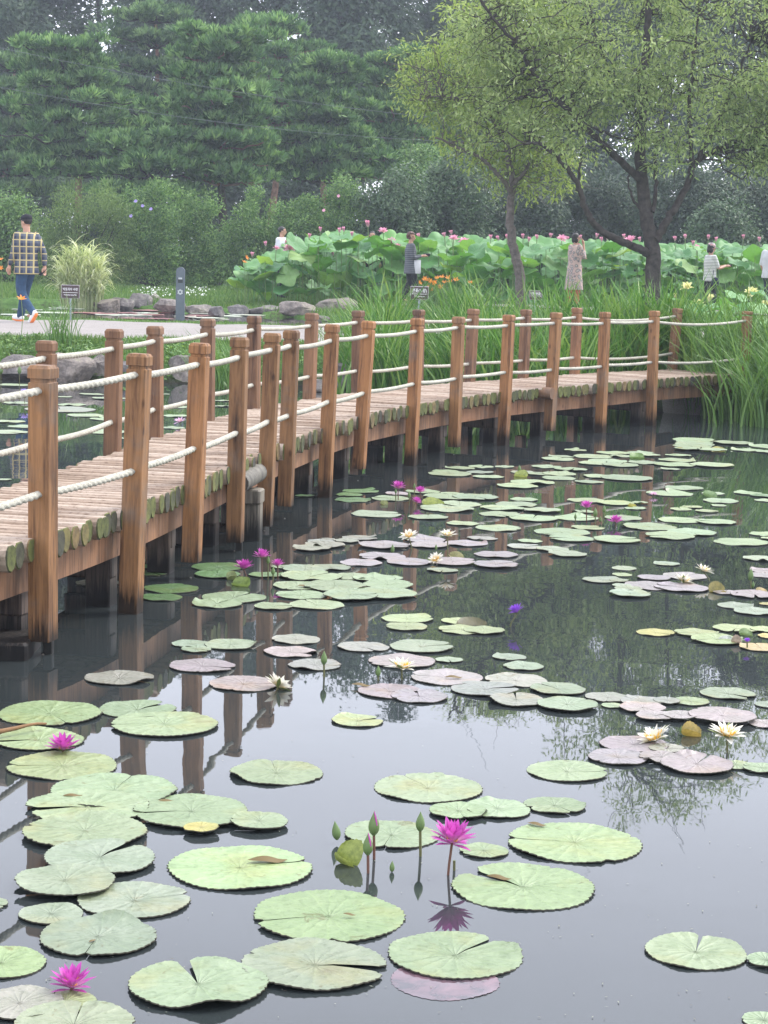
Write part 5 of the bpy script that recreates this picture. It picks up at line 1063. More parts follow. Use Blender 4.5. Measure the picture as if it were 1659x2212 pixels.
for _ in range(14000):
    X = gl.uniform(-3.65, 11.5); s_ = gl.uniform(0, 1) ** 2.1; Yv = lotus_front(X) + s_ * (11 if X > -2.2 else 5 * (X + 3.95) / 1.7 + .3)
    top = lotus_top(X); hgt = top * (gl.uniform(.08, 1.0) if s_ < .18 else gl.uniform(.70, 1.05)) ; P = np.array([X, Yv, .77 + hgt])
    if X < -3 and hgt > .5 + .9 * (X + 3.9): continue
    if any(np.linalg.norm((P - c) * [1, .8, 1.5]) < .27 for c in cand): continue
    cand.append(P)
    if len(cand) >= 900: break
cand.sort(key=lambda p: p[1]); NI = 290; fill = MB()
LBL = {0: 'wide blue-green lotus leaf on a tall stalk in the lotus bed behind the path'}
stalk_cache = {}
for i, P in enumerate(cand):
    tx, ty = gl.normal(.38, .22), gl.normal(0, .25); sc = gl.uniform(.62, 1.15)
    if i < NI:
        o = bpy.data.objects.new('lotus_leaf', protos[i % 12]); COL.objects.link(o); o.location = tuple(P); o.rotation_euler = (tx, ty, gl.uniform(0, 6.28)); o.scale = (sc, sc, sc)
        tag(o, LBL[0], 'lotus leaf', 'lotus leaves in the bed')
        h = P[2] - .72; key = round(h * 5) / 5 + .2
        if key not in stalk_cache:
            q = MB(); q.tube(smooth_line([(0, 0, -.004), (.02, .01, -key * .5), (-.02, .02, -key)], 6), .008, 5, caps=False); me = q.mesh('stalk'); me.materials.append(M_lstalk); stalk_cache[key] = me
        s2 = bpy.data.objects.new('stalk', stalk_cache[key]); COL.objects.link(s2); s2.parent = o
        s2.matrix_parent_inverse = Matrix.Identity(4); bpy.context.view_layer.update() if False else None
        Rm = o.rotation_euler.to_matrix().to_4x4(); s2.matrix_local = Matrix.Diagonal((1 / sc, 1 / sc, 1 / sc, 1)) @ Rm.inverted()
    else:
        me = protos[i % 12]; V = np.empty(len(me.vertices) * 3); me.vertices.foreach_get('co', V); V = V.reshape(-1, 3) * sc
        Rm = np.array(Matrix.Rotation(ty, 3, 'Y') @ Matrix.Rotation(tx, 3, 'X')); n = 32
        V = V @ Rm.T + P; F3 = [[0, 1 + j, 1 + (j + 1) % n] for j in range(n)]; fill.add(V, F3)
        jj = np.arange(n); F4 = np.concatenate([np.stack([1 + i_ * n + jj, 1 + (i_ + 1) * n + jj, 1 + (i_ + 1) * n + (jj + 1) % n, 1 + i_ * n + (jj + 1) % n], 1) for i_ in range(4)]); fill.add(V, F4)
        fill.tube([(P[0], P[1], .6), P - [0, 0, .01]], .008, 4, caps=False)
tag(fill.build('lotus_foliage', M_lotus), 'further lotus leaves receding into the bed', kind='stuff')
# lotus buds, seed heads and open flowers above the leaves
def lotus_flower(x, y, wu, Y, color, open_, label, group):
    P = aty(x, y, Y); k = upm(Y); rad = wu * k / 2; zb = .7; root = tag(empty('lotus_flower', (P[0], Y, zb)), label, 'lotus flower', group); g = np.random.default_rng(int(x + y * 3))
    h = P[2] - zb; q = MB(); q.tube(smooth_line([(0, 0, 0), (g.normal(0, .05), 0, h * .5), (0, 0, h - rad * .4)], 7), .009, 6); q.build('stalk', M_lstalk, root)
    q = MB(); at = []; L = rad * (1.05 if open_ > .5 else 1.7)
    if open_ > .5:
        petals(q, 8, L, L * .55, .25 + .2 * (1 - open_), 0, .5, 0, .01, .15, .45, at, g); petals(q, 7, L * .95, L * .5, .75, .4, .5, .01, .01, .12, .45, at, g); petals(q, 5, L * .8, L * .42, 1.15, .2, .4, .01, .01, .12, .45, at, g)
    else:
        petals(q, 6, L * 1.15, L * .62, 1.28, 0, .55, 0, .012, .03, .7, at, g); petals(q, 5, L * 1.0, L * .6, 1.38, .5, .5, 0, .006, .03, .7, at, g)
    o = q.build('petals', PET[color], root); set_along(o, at); o.location = (0, 0, h - rad * .4); o.rotation_euler = (g.uniform(.1, .45), g.normal(0, .15), 0)
    if open_ > .5:
        q = MB(); q.tube([(0, 0, 0), (0, 0, L * .3)], [L * .12, L * .2], 10); o = q.build('seed_pod', M_stamen, root); o.location = (0, 0, h - rad * .4)
OPEN = [(828, 497, 18, 'open pink lotus above the left half of the bed, near the hidden visitor\'s head'), (980, 513, 20, 'left bloom of the pink lotus cluster right of the jacketed woman'), (1002, 519, 22, 'right bloom of the pink lotus cluster right of the jacketed woman'), (845, 522, 26, 'flat open pink lotus left of the woman in the striped jacket'),
        (1213, 513, 20, 'open pink lotus at the left shoulder of the woman in the shawl'), (1362, 516, 26, 'open pink lotus left of the big tree trunk'), (1582, 552, 18, 'deep pink lotus right of the woman in the striped shirt'), (1505, 532, 12, 'pink lotus left of the visor-wearing woman'), (626, 534, 26, 'pink lotus in front of the man in the white shirt'),
        (597, 535, 14, 'pale pink lotus at the left elbow of the man in the white shirt'), (1040, 541, 14, 'small pink lotus low in the leaves between two women'), (860, 530, 14, 'small pink lotus touching the jacketed woman\'s back')]
for x, y, wd, lb in OPEN: lotus_flower(x, y, wd * 1.2, 46.2 if x < 900 else 46.6, 'pink', 1.0, lb, 'open pink lotus flowers')
BUDS = [(795, 487), (545, 552), (574, 529), (607, 500), (692, 498), (733, 500), (743, 498), (720, 550), (905, 512), (975, 505), (1060, 515), (1077, 517), (1130, 513), (1142, 520), (1160, 515), (1189, 512), (1254, 516), (1288, 512), (1300, 520), (1312, 516), (1348, 513), (1458, 518), (1480, 514), (1530, 515), (1606, 514), (1546, 520), (1329, 530), (1382, 520), (960, 510), (1095, 514), (1225, 518), (1497, 528), (1640, 520), (668, 512), (760, 508), (1006, 540)]
for i, (x, y) in enumerate(BUDS):
    lotus_flower(x, y, 11 if y > 490 else 16, 46.2 + (i % 4) * .8, 'pink', 0.0, 'slender pointed pink lotus bud standing above the leaves of the bed', 'pink lotus buds')
# yellow lotus by the bridge end with their own leaves
for x, y, wd, Y, lb in [(1484, 617, 30, 31, 'pale yellow lotus left of the woman in the striped shirt'), (1509, 655, 34, 30, 'full pale yellow lotus above the last rear bridge post'), (1528, 648, 20, 30.5, 'half-closed yellow lotus beside the full one'), (1624, 629, 36, 31, 'open pale yellow lotus by the legs of the man in the white shirt'), (1655, 654, 22, 30, 'yellow lotus at the right edge of the picture'), (1458, 640, 10, 31, 'greenish yellow lotus bud by the reeds')]:
    lotus_flower(x, y, wd, Y, 'pale yellow', 1.0 if wd > 21 else 0.0, lb, 'yellow lotus flowers')
YLB = ['small', 'wide', 'tilted', 'curled', 'flat', 'bright', 'dark', 'ragged', 'cupped', 'upright']
for i, (x, y) in enumerate([(1470, 650), (1500, 672), (1535, 668), (1565, 660), (1600, 668), (1640, 665), (1590, 640), (1655, 640), (1545, 690), (1610, 690), (1580, 700), (1640, 700), (1565, 680), (1530, 708)]):
    Y = 27.5 + (i % 5) * .8; P = aty(x, y, Y); o = bpy.data.objects.new('lotus_leaf', protos[i % 12]); COL.objects.link(o); o.location = tuple(P); sc = gl.uniform(.55, .85); o.scale = (sc,) * 3; o.rotation_euler = (gl.normal(.3, .15), gl.normal(0, .2), gl.uniform(0, 6))
    tag(o, 'round green lotus leaf among the yellow lotus at the end of the bridge', 'lotus leaf', 'leaves of the yellow lotus')
    q = MB(); q.tube([(0, 0, 0), (0, 0, -(P[2] - .4) / sc)], .009, 5, caps=False); s2 = q.build('stalk', M_lstalk, o); Rm = o.rotation_euler.to_matrix().to_4x4(); s2.matrix_local = Rm.inverted()
# orange daylilies
for i, (x, y) in enumerate([(905, 612), (918, 604), (928, 608), (925, 622), (945, 602), (955, 600), (968, 602), (960, 612), (952, 620), (972, 610), (912, 628), (940, 612), (985, 606), (935, 628), (531, 557), (528, 568), (1015, 612), (46, 648), (3, 562), (2, 580)]):
    P = aty(x, y, 41.2 if x > 600 else 27.6 if x == 46 else 45.0); zb = float(ground_z(P[0], P[1])); root = tag(empty('daylily', (P[0], P[1], zb)), 'orange daylily open on a thin stalk in the clump beside the yellow lotus sign' if x > 600 else 'orange daylily on a thin stem before the knee of the walking man' if x == 46 else ('upper' if y in (557, 562) else 'lower') + (' orange daylily at the left tip of the lotus bed' if x > 100 else ' orange daylily at the left edge behind the walking man'), 'flower', 'orange daylilies by the sign' if x > 600 else 'daylilies at the left of the lotus')
    q = MB(); q.tube([(0, 0, 0), (.02, 0, (P[2] - zb) * .6), (0, 0, P[2] - zb)], .005, 5); q.build('stalk', M_lstalk, root)
    q = MB(); at = []; petals(q, 6, .085, .035, .55, 0, .4, attr=at); o = q.build('petals', PET['orange'], root); set_along(o, at); o.location = (0, 0, P[2] - zb); o.rotation_euler = (rng.uniform(.3, 1.2), rng.normal(0, .5), 0)
q = MB(); n = 500; B0 = aty(945, 640, 41.2); P = np.stack([B0[0] + g.normal(0, .28, n), B0[1] + g.normal(0, .2, n), np.full(n, .72)], 1); q.blades(P, rand_dir(n, g), g.uniform(.4, .75, n), g.uniform(.012, .02, n), g.uniform(.5, 1.6, n), 5)
tag(q.build('daylily_leaves', M_reed2, smooth=False), 'arching leaf clump under the orange daylilies', 'plant')
# pads of the rear pond, some turned up red
n_b = 0
for i in range(64):
    y = gl.choice([662, 666, 670, 674, 678, 682, 686, 690]) + gl.uniform(-2, 2); x = gl.uniform(-20, 720)
    if y > 686 and x > 500: continue
    P = atz(x, y, .44)
    if P[1] > interp(P[0], POND2) - .5 or P[0] > -.9 or P[1] < 35.9: continue
    red = (120 < x < 420 and 668 < y < 690 and gl.random() < .55) or gl.random() < .12
    q = pad_mesh(gl.uniform(.22, .42), 700 + i, gl.uniform(0, 6)); o = q.build('lily_pad', M_pad, loc=(P[0], P[1], .442 + (i % 5) * .003)); o.color = (*((.20, .05, .05) if red else (.42, .46, .38)), 1)
    tag(o, 'dark red lily pad floating on the rear pond beyond the path' if red else 'pale lily pad floating on the rear pond beyond the path', 'lily pad', 'red pads on the rear pond' if red else 'pale pads on the rear pond')

# ================================================================== signs, bollard, pole and wires
M_sign = plain('sign_brown', (.055, .032, .032), .4, .5, .1, 10)
M_signrim = plain('sign_frame', (.36, .33, .34), .4, .5, .1, 10, .3)
M_white = plain('sign_lettering', (.80, .80, .80), .6, .2, .02, 10)
M_galv = plain('galvanised_steel', (.30, .33, .36), .45, .5, .15, 30, .5)
M_slate = plain('bollard_slate', (.105, .125, .150), .55, .4, .12, 14)
def text_mesh(txt, size, mat, parent, loc, name='lettering', fit=None):
    cu = bpy.data.curves.new('t', 'FONT'); cu.body = txt; cu.size = size; cu.align_x = 'CENTER'; cu.align_y = 'CENTER'; cu.extrude = .0008; cu.offset = size * .012
    o = bpy.data.objects.new('t', cu); COL.objects.link(o); bpy.context.view_layer.update()
    me = bpy.data.meshes.new_from_object(o.evaluated_get(bpy.context.evaluated_depsgraph_get())); bpy.data.objects.remove(o)
    me.materials.clear(); me.materials.append(mat); o = bpy.data.objects.new(name, me); COL.objects.link(o); o.parent = parent; o.location = loc; o.rotation_euler = (R(90), 0, 0)
    if fit and me.vertices: wv = max(v.co.x for v in me.vertices) - min(v.co.x for v in me.vertices); o.scale = (min(1, fit / wv),) * 2 + (1,); o.scale[1] = min(1, o.scale[0] * 1.25)
    return o
def sign(x, yc, wu, hu, Y, lines, label, post_y):
    P = aty(x, yc, Y); k = upm(Y); w_, h = wu * k, hu * k; zb = float(ground_z(P[0], Y)); root = tag(empty('plant_sign', (P[0], Y, zb)), label, 'sign', 'brown plant name signs'); zc = P[2] - zb
    q = MB(); q.box((0, .012, zc), (w_, .014, h), ch=.004); q.build('frame', M_signrim, root, smooth=False)
    q = MB(); q.box((0, .0, zc), (w_ * .93, .014, h * .90), ch=.003); q.build('panel', M_sign, root, smooth=False)
    q = MB(); q.tube([(0, .03, -.1), (0, .03, zc)], .016, 10); q.build('post', M_galv, root)
    text_mesh(lines[0], h * .33, M_white, root, (0, -.010, zc + h * .16), fit=w_ * .80); text_mesh(lines[1], h * .15, M_white, root, (0, -.010, zc - h * .24), 'caption', fit=w_ * .7)
    q = MB(); q.box((0, -.0085, zc - h * .07), (w_ * .82, .003, h * .03)); q.build('rule', M_white, root, smooth=False)
    return root
sign(152, 630, 39, 29, 33.5, ('빅토리아 수련', 'Victoria waterlily'), 'brown name sign on a grey post between the walking man and the striped grass', 692)
sign(906, 633, 39, 29, 28.6, ('연꽃(노랑)', 'Yellow lotus'), 'brown name sign half sunk in reeds below the woman in the striped jacket', 660)
sign(1157, 638, 28, 20, 33.0, ('연꽃(분홍)', 'Lotus'), 'smaller brown sign behind reeds right of the slender leaning trunk', 660)
# slate bollard
P = atz(389, 690, .56); Y = P[1]; k = upm(Y); hB = (690 - 577) * k; rB = 9.3 * k
root = tag(empty('path_bollard', (P[0], Y, .55)), 'slate grey round-topped bollard lamp with a white petal emblem beside the path', 'bollard')
n = 20; rr = []
def bprof(e, y_):
    o_ = []
    for a in np.linspace(0, math.pi, 15): o_.append((math.cos(a) * (rB - e), y_, hB - rB + math.sin(a) * (rB - e)))
    return [(rB - e, y_, -.05)] + o_ + [(-(rB - e), y_, -.05)]
q = MB(); q.rings(np.array([bprof(.006, -.045), bprof(0, -.038), bprof(0, .038), bprof(.006, .045)])); q.build('body', M_slate, root, smooth=False)
q = MB(); q.box((0, -.047, hB - .235), (rB * 1.15, .006, .10), ch=.002); bz = q.build('light_recess', plain('recess_dark', (.03, .035, .04), .5), root, smooth=False)
q = MB(); q.box((0, -.051, hB - .205), (rB * .9, .006, .032), ch=.002); q.build('light_lens', plain('lens_grey', (.45, .47, .50), .3), root, smooth=False)
q = MB()
for j in range(12):
    a = 2 * math.pi * j / 12; c, s_ = math.cos(a), math.sin(a); r1, r2, ww = .016, .058 if j % 2 else .050, .0065
    zc = hB * .53; V = [(c * r1, -.0465, zc + s_ * r1), (c * (r1 + r2) / 2 - s_ * ww, -.0465, zc + s_ * (r1 + r2) / 2 + c * ww), (c * r2, -.0465, zc + s_ * r2), (c * (r1 + r2) / 2 + s_ * ww, -.0465, zc + s_ * (r1 + r2) / 2 - c * ww)]
    q.add(V, [[0, 1, 2, 3], [3, 2, 1, 0]])
q.build('emblem', M_white, root, smooth=False)
# utility pole
Y = 84; P = aty(1176, 300, Y); zb = float(ground_z(P[0], Y)); zt = aty(1176, -140, Y)[2] - zb; k = upm(Y)
root = tag(empty('utility_pole', (P[0], Y, zb)), 'pale concrete utility pole showing through the tree crowns', 'utility pole'); M_conc = plain('concrete', (.46, .46, .45), .85, .2, .12, 3)
q = MB(); q.tube([(0, 0, -.5), (0, 0, zt)], [.19, .12], 14); q.build('pole', M_conc, root)
z1 = aty(1150, 122, Y)[2] - zb; q = MB(); q.box((-.55, 0, z1), (1.5, .10, .12), ch=.01); q.box((0, 0, zt - .6), (1.9, .1, .12), ch=.01); q.box((0, 0, zt - 1.6), (1.9, .1, .12), ch=.01); q.build('crossarm', M_galv, root, smooth=False)
for dx in (-.95, -.35): 
    q = MB(); q.tube([(dx, -.3, z1 - .75), (dx, -.3, z1 - .7), (dx, -.3, z1 + .0), (dx, -.3, z1 + .08)], [.24, .26, .26, .2], 16); tr_ = q.build('transformer', plain('transformer_paint', (.55, .57, .58), .4), root)
    q = MB(); q.tube([(dx, -.3, z1 + .08), (dx, -.3, z1 + .3)], [.05, .03], 8); q.build('insulator', M_conc, tr_)
M_wire = plain('cable_sheath', (.13, .16, .15), .7)
for (pts, lb) in [([(-260, 62), (-60, 92), (200, 144), (460, 190), (700, 226), (940, 254), (1180, 272)], 'upper overhead cable crossing in front of the pines'), ([(-260, 148), (-60, 178), (200, 224), (460, 262), (700, 288), (940, 304), (1180, 310)], 'lower overhead cable crossing in front of the pines')]:
    Pw = smooth_line([aty(x, y, 52 + (x + 260) * .006) for x, y in pts], 60); q = MB(); q.tube(Pw, .0055, 6); tag(q.build('overhead_cable', M_wire), lb, 'cable', 'overhead cables')

# ================================================================== people
M_skin = plain('skin', (.46, .26, .18), .5, .4, .06, 30)
M_hair = plain('hair_black', (.020, .017, .016), .5, .4, .3, 60); M_hairb = plain('hair_brown', (.085, .040, .030), .55, .4, .3, 60)
def striped(name, a_, b2, scale, axis=2, frac=.5):
    m, t, b, o = new_mat(name); v = coords(t); s_ = t.nodes.new('ShaderNodeSeparateXYZ'); t.links.new(v, s_.inputs[0])
    f = mathn(t, 'SINE', mathn(t, 'MULTIPLY', s_.outputs[axis], scale)); t.links.new(ramp(t, mathn(t, 'MULTIPLY_ADD', f, .5), [(frac - .03, a_), (frac + .03, b2)]), b.inputs['Base Color']); b.inputs['Roughness'].default_value = .85; return m
def fix_madd(m):
    for n_ in m.node_tree.nodes:
        if n_.type == 'MATH' and n_.operation == 'MULTIPLY_ADD': n_.inputs[2].default_value = .5
    return m
m, t, b, o = new_mat('plaid'); v = coords(t); s_ = t.nodes.new('ShaderNodeSeparateXYZ'); t.links.new(v, s_.inputs[0])
ax = mathn(t, 'ARCTAN2', s_.outputs[1], s_.outputs[0]); px = mathn(t, 'MULTIPLY', mathn(t, 'ADD', mathn(t, 'MULTIPLY', s_.outputs[0], .67), mathn(t, 'MULTIPLY', s_.outputs[1], -.74)), 62); pz = mathn(t, 'MULTIPLY', s_.outputs[2], 58)
def line_(s0, off, c0, c1): return ramp(t, mathn(t, 'MULTIPLY', mathn(t, 'ADD', mathn(t, 'SINE', mathn(t, 'ADD', s0, off)), 1.0), .5), [(c0, (0, 0, 0)), (c1, (1, 1, 1))])
base = mixc(t, line_(px, 1.6, .5, .6), (.020, .030, .065), (.07, .08, .105)); base = mixc(t, mathn(t, 'MULTIPLY', line_(pz, 1.6, .5, .6), .5), base, (.10, .11, .13))
base = mixc(t, line_(px, 0, .87, .92), base, (.40, .32, .15)); base = mixc(t, line_(pz, 0, .92, .96), base, (.42, .35, .17)); t.links.new(base, b.inputs['Base Color']); b.inputs['Roughness'].default_value = .85; M_plaid = m
M_jean = plain('denim', (.030, .062, .115), .85, .2, .25, 14); M_black = plain('black_cloth', (.018, .018, .024), .85, .2, .25, 14); M_navy = plain('navy_cloth', (.020, .026, .05), .85, .2, .2, 14)
M_jacket = fix_madd(striped('jacket_stripes', (.045, .050, .062), (.13, .14, .155), 150)); M_tee = fix_madd(striped('tee_stripes', (.26, .27, .27), (.72, .72, .68), 190, 2, .42)); M_polo = plain('white_polo', (.62, .62, .66), .8, .2, .06, 10)
m, t, b, o = new_mat('shawl_pattern'); v = coords(t); vo = t.nodes.new('ShaderNodeTexVoronoi'); vo.inputs['Scale'].default_value = 13; t.links.new(v, vo.inputs['Vector'])
t.links.new(ramp(t, vo.outputs['Distance'], [(.12, (.30, .09, .07)), (.28, (.50, .44, .40)), (.42, (.13, .14, .16)), (.6, (.50, .36, .32))]), b.inputs['Base Color']); b.inputs['Roughness'].default_value = .85; M_shawl = m
M_orange = plain('shoe_orange', (.85, .22, .05), .5, .4, .05); M_shoew = plain('shoe_white', (.72, .70, .70), .5, .4, .05); M_pinkc = plain('pink_cloth', (.60, .25, .27), .8); M_redc = plain('red_print', (.42, .10, .08), .8, .2, .5, 30)
M_bag = plain('brown_leather', (.12, .055, .035), .4, .5, .3, 20); M_phone = plain('phone_black', (.015, .015, .018), .25, .5)
def remesh(mb, name, mats, parent, vox, smooth=4):
    "fuse overlapping tubes into one continuous skin"
    me = mb.mesh('tmp', True); o = bpy.data.objects.new('tmp', me); COL.objects.link(o); md = o.modifiers.new('r', 'REMESH'); md.mode = 'VOXEL'; md.voxel_size = vox
    s_ = o.modifiers.new('s', 'SMOOTH'); s_.iterations = smooth; s_.factor = .5
    bpy.context.view_layer.update(); me2 = bpy.data.meshes.new_from_object(o.evaluated_get(bpy.context.evaluated_depsgraph_get())); bpy.data.objects.remove(o); me2.name = name
    me2.polygons.foreach_set('use_smooth', np.ones(len(me2.polygons), bool)); me2.materials.clear()
    for m in (mats if isinstance(mats, list) else [mats]): me2.materials.append(m)
    r_ = bpy.data.objects.new(name, me2); COL.objects.link(r_); r_.parent = parent; return r_
def seg_tube(mb, pts, rads, seg=12, ell=1.0):
    P = smooth_line(pts, len(pts) * 4); t_ = np.linspace(0, 1, len(P)); mb.tube(P, np.interp(t_, np.linspace(0, 1, len(rads)), rads), seg, ell=ell)
    mb.ball(P[0], rads[0] * .98, 0, 10, 7); mb.ball(P[-1], rads[-1] * .98, 0, 10, 7)
def ellipse_stack(mb, st, n=18):
    "st: (z, rx, ry, cx, cy)"
    z, rx, ry, cx, cy = [np.array(c) for c in zip(*st)]; q_ = np.linspace(z[0], z[-1], 26); th = np.linspace(0, 2 * np.pi, n, endpoint=False)
    f_ = lambda a: np.interp(q_, z, a)
    rr = np.stack([f_(cx)[:, None] + f_(rx)[:, None] * np.cos(th), f_(cy)[:, None] + f_(ry)[:, None] * np.sin(th), q_[:, None] * np.ones(n)], -1); mb.rings(rr)
def person(loc, yaw, ht, label, legs, arms, top, hair='short', hairmat=None, head_yaw=0.0, lean=0.0, bottom=None, shoes=None, slim=1.0, sleeve=1.0, torso_len=0.0, vox=.011, hand_curl=.7, nod=0.0):
    """local frame: +y is where the body faces, +x its right.  legs: [(hip,knee,ankle)], arms: [(shoulder,elbow,wrist)] in fractions of height"""
    root = tag(empty('person', loc, yaw), label, 'person', 'visitors at the lotus pond'); S = ht; A = lambda p: np.array(p, float) * S; b_ = MB()
    sh = np.array([0, lean, .815]); hipc = np.array([0, 0, .53]); g = np.random.default_rng(int(ht * 1000))
    ellipse_stack(b_, [(.46 * S, .085 * S * slim, .058 * S, 0, 0), (.53 * S, .095 * S * slim, .066 * S, 0, .0), (.62 * S, .080 * S * slim, .058 * S, 0, lean * .3 * S), (.74 * S, .100 * S * slim, .068 * S, 0, lean * .8 * S), (.81 * S, .085 * S, .052 * S, 0, lean * S), (.83 * S, .045 * S, .040 * S, 0, lean * S)])
    hc = np.array([0, lean * 1.25 + .008, .925]); seg_tube(b_, [A((0, lean, .81)), A((0, lean * 1.1, .86)), A(hc - [0, .0, .02])], [.036 * S, .032 * S, .034 * S])
    Rz = np.array(Matrix.Rotation(head_yaw, 3, 'Z')) @ np.array(Matrix.Rotation(-nod, 3, 'X')); H_ = lambda p: A(hc) + (Rz @ np.array(p)) * S
    b_.ball(H_((0, -.004, .010)), (.043 * S, .052 * S, .055 * S), 0, 16, 12, Rz); b_.ball(H_((0, .014, -.030)), (.031 * S, .034 * S, .036 * S), 0, 14, 9, Rz)
    b_.ball(H_((0, .053, -.012)), (.0075 * S, .012 * S, .014 * S), 0, 8, 6, Rz)
    for s_ in (-1, 1): b_.ball(H_((s_ * .044, -.004, -.006)), (.006 * S, .011 * S, .017 * S), 0, 8, 6, Rz)
    for lg in legs: seg_tube(b_, [A(p) for p in lg[:3]], [.046 * S, .031 * S, .019 * S]); an = A(lg[2]); d = np.array([0, .075, -.022]) * S; seg_tube(b_, [an, an + d], [.019 * S, .015 * S])
    hands = []
    for ar in arms:
        sh_, el, wr = [A(p) for p in ar[:3]]; seg_tube(b_, [sh_, el, wr], [.027 * S, .021 * S, .0145 * S]); d = unit(wr - el); hd = unit(np.array(ar[3], float)) if len(ar) > 3 else d
        side_ = unit(np.cross(hd, [0, .3, 1.0])); nrm = np.cross(side_, hd); pc = wr + hd * .026 * S
        seg_tube(b_, [wr, pc, wr + hd * .046 * S], [.014 * S, .019 * S, .017 * S])
        for f in range(4):
            o_ = side_ * (f - 1.5) * .0105 * S; L = (.040, .046, .043, .034)[f] * S; p0 = wr + hd * .044 * S + o_; p1 = p0 + hd * L * .5; p2 = p1 + unit(hd * (1 - hand_curl * .6) - nrm * hand_curl * .7) * L * .5
            b_.tube([p0, p1, p2], [.0062 * S, .0058 * S, .0046 * S], 7)
        t0 = wr + hd * .016 * S - side_ * .016 * S; b_.tube([t0, t0 + (hd * .7 - side_ * .6) * .022 * S, t0 + (hd * .95 - side_ * .5 - nrm * .3) * .040 * S], [.0075 * S, .0068 * S, .005 * S], 7)
        hands.append((pc, hd, nrm))
    body = remesh(b_, 'body', M_skin, root, .0058 * S / 1.7, 3)
    q = MB()
    for s_ in (-1, 1): q.ball(H_((s_ * .018, .0475, .004)), (.0065 * S, .003 * S, .0036 * S), 0, 8, 5, Rz)
    q.build('eyes', M_hair, root)
    q = MB(); q.ball(H_((0, .0455, -.033)), (.012 * S, .004 * S, .003 * S), 0, 8, 5, Rz); q.build('mouth', M_redc, root)
    hm = hairmat or M_hair; q = MB()
    if hair == 'short': q.ball(H_((0, -.010, .018)), (.0475 * S, .055 * S, .053 * S), 0, 16, 12, Rz)
    if hair == 'curly':
        for _ in range(60): d = unit(g.normal(size=3) + [0, -.35, .55]); q.ball(H_(d * [.046, .055, .052] + [0, -.012, .012]), .015 * S * g.uniform(.8, 1.2), 0, 7, 5)
    if hair == 'bob':
        q.ball(H_((0, -.010, .016)), (.050 * S, .058 * S, .055 * S), 0, 16, 12, Rz)
        for s_ in (-1, 1): q.ball(H_((s_ * .036, -.014, -.030)), (.018 * S, .034 * S, .042 * S), 0, 10, 8, Rz)
        q.ball(H_((0, -.040, -.026)), (.038 * S, .022 * S, .044 * S), 0, 10, 8, Rz)
    ho = remesh(q, 'hair', hm, root, .012, 2)
    # trim the fringe so that the face stays clear
    mesh = ho.data; V = np.empty(len(mesh.vertices) * 3); mesh.vertices.foreach_get('co', V); V = V.reshape(-1, 3); L_ = (V / S - hc) @ Rz; face = (L_[:, 1] > .018) & (L_[:, 2] < .030); L_[face, 1] = .014 + (L_[face, 1] - .018) * .25; L_[face, 0] *= .97
    V = (L_ @ Rz.T + hc) * S; mesh.vertices.foreach_set('co', V.ravel()); mesh.update()
    # trousers
    if bottom:
        q = MB(); ellipse_stack(q, [(.455 * S, .090 * S * slim, .066 * S, 0, 0), (.54 * S, .102 * S * slim, .074 * S, 0, 0), (.585 * S, .092 * S * slim, .068 * S, 0, .0)])
        for lg in legs: a = [A(p) for p in lg[:3]]; a[2] = a[1] + (a[2] - a[1]) * .97; seg_tube(q, a, [.060 * S, .045 * S, .036 * S])
        remesh(q, 'trousers', bottom, root, vox)
    # upper garment
    q = MB(); hem = (.50 - torso_len) * S
    ellipse_stack(q, [(hem, (.112 + torso_len * .12) * S * slim, (.082 + torso_len * .1) * S, 0, 0), (.60 * S, .100 * S * slim, .076 * S, 0, lean * .2 * S), (.74 * S, .120 * S * slim, .082 * S, 0, lean * .8 * S), (.805 * S, .104 * S, .064 * S, 0, lean * S), (.835 * S, .052 * S, .048 * S, 0, lean * S)])
    for ar in arms:
        sh_, el, wr = [A(p) for p in ar[:3]]; e2 = sh_ + (el - sh_) * min(1, sleeve * 2)
        if sleeve > .5: seg_tube(q, [sh_, el, el + (wr - el) * (sleeve - .5) * 1.9], [.042 * S, .034 * S, .025 * S])
        else: seg_tube(q, [sh_, e2], [.042 * S, .037 * S])
    remesh(q, 'shirt' if torso_len < .03 else 'jacket', top, root, vox)
    if shoes:
        for lg in legs:
            an = A(lg[2]); toe = np.array(lg[3]) if len(lg) > 3 else np.array([0, 1, -.12]); toe = unit(toe.astype(float)); q = MB(); up_ = unit(np.cross(np.cross(toe, [0, 0, 1]), toe))
            seg_tube(q, [an - toe * .018 * S - up_ * .006 * S, an + toe * .03 * S - up_ * .012 * S, an + toe * .095 * S - up_ * .020 * S], [.027 * S, .028 * S, .020 * S]); so_ = remesh(q, 'shoe', shoes[0], root, .008, 2)
            q = MB(); seg_tube(q, [an - toe * .028 * S - up_ * .034 * S, an + toe * .04 * S - up_ * .036 * S, an + toe * .105 * S - up_ * .034 * S], [.016 * S, .019 * S, .014 * S]); remesh(q, 'sole', shoes[1], so_, .008, 1)
    return root, H_, Rz, hands, S
def gz(P): return (float(P[0]), float(P[1]), float(ground_z(P[0], P[1])) + .03)

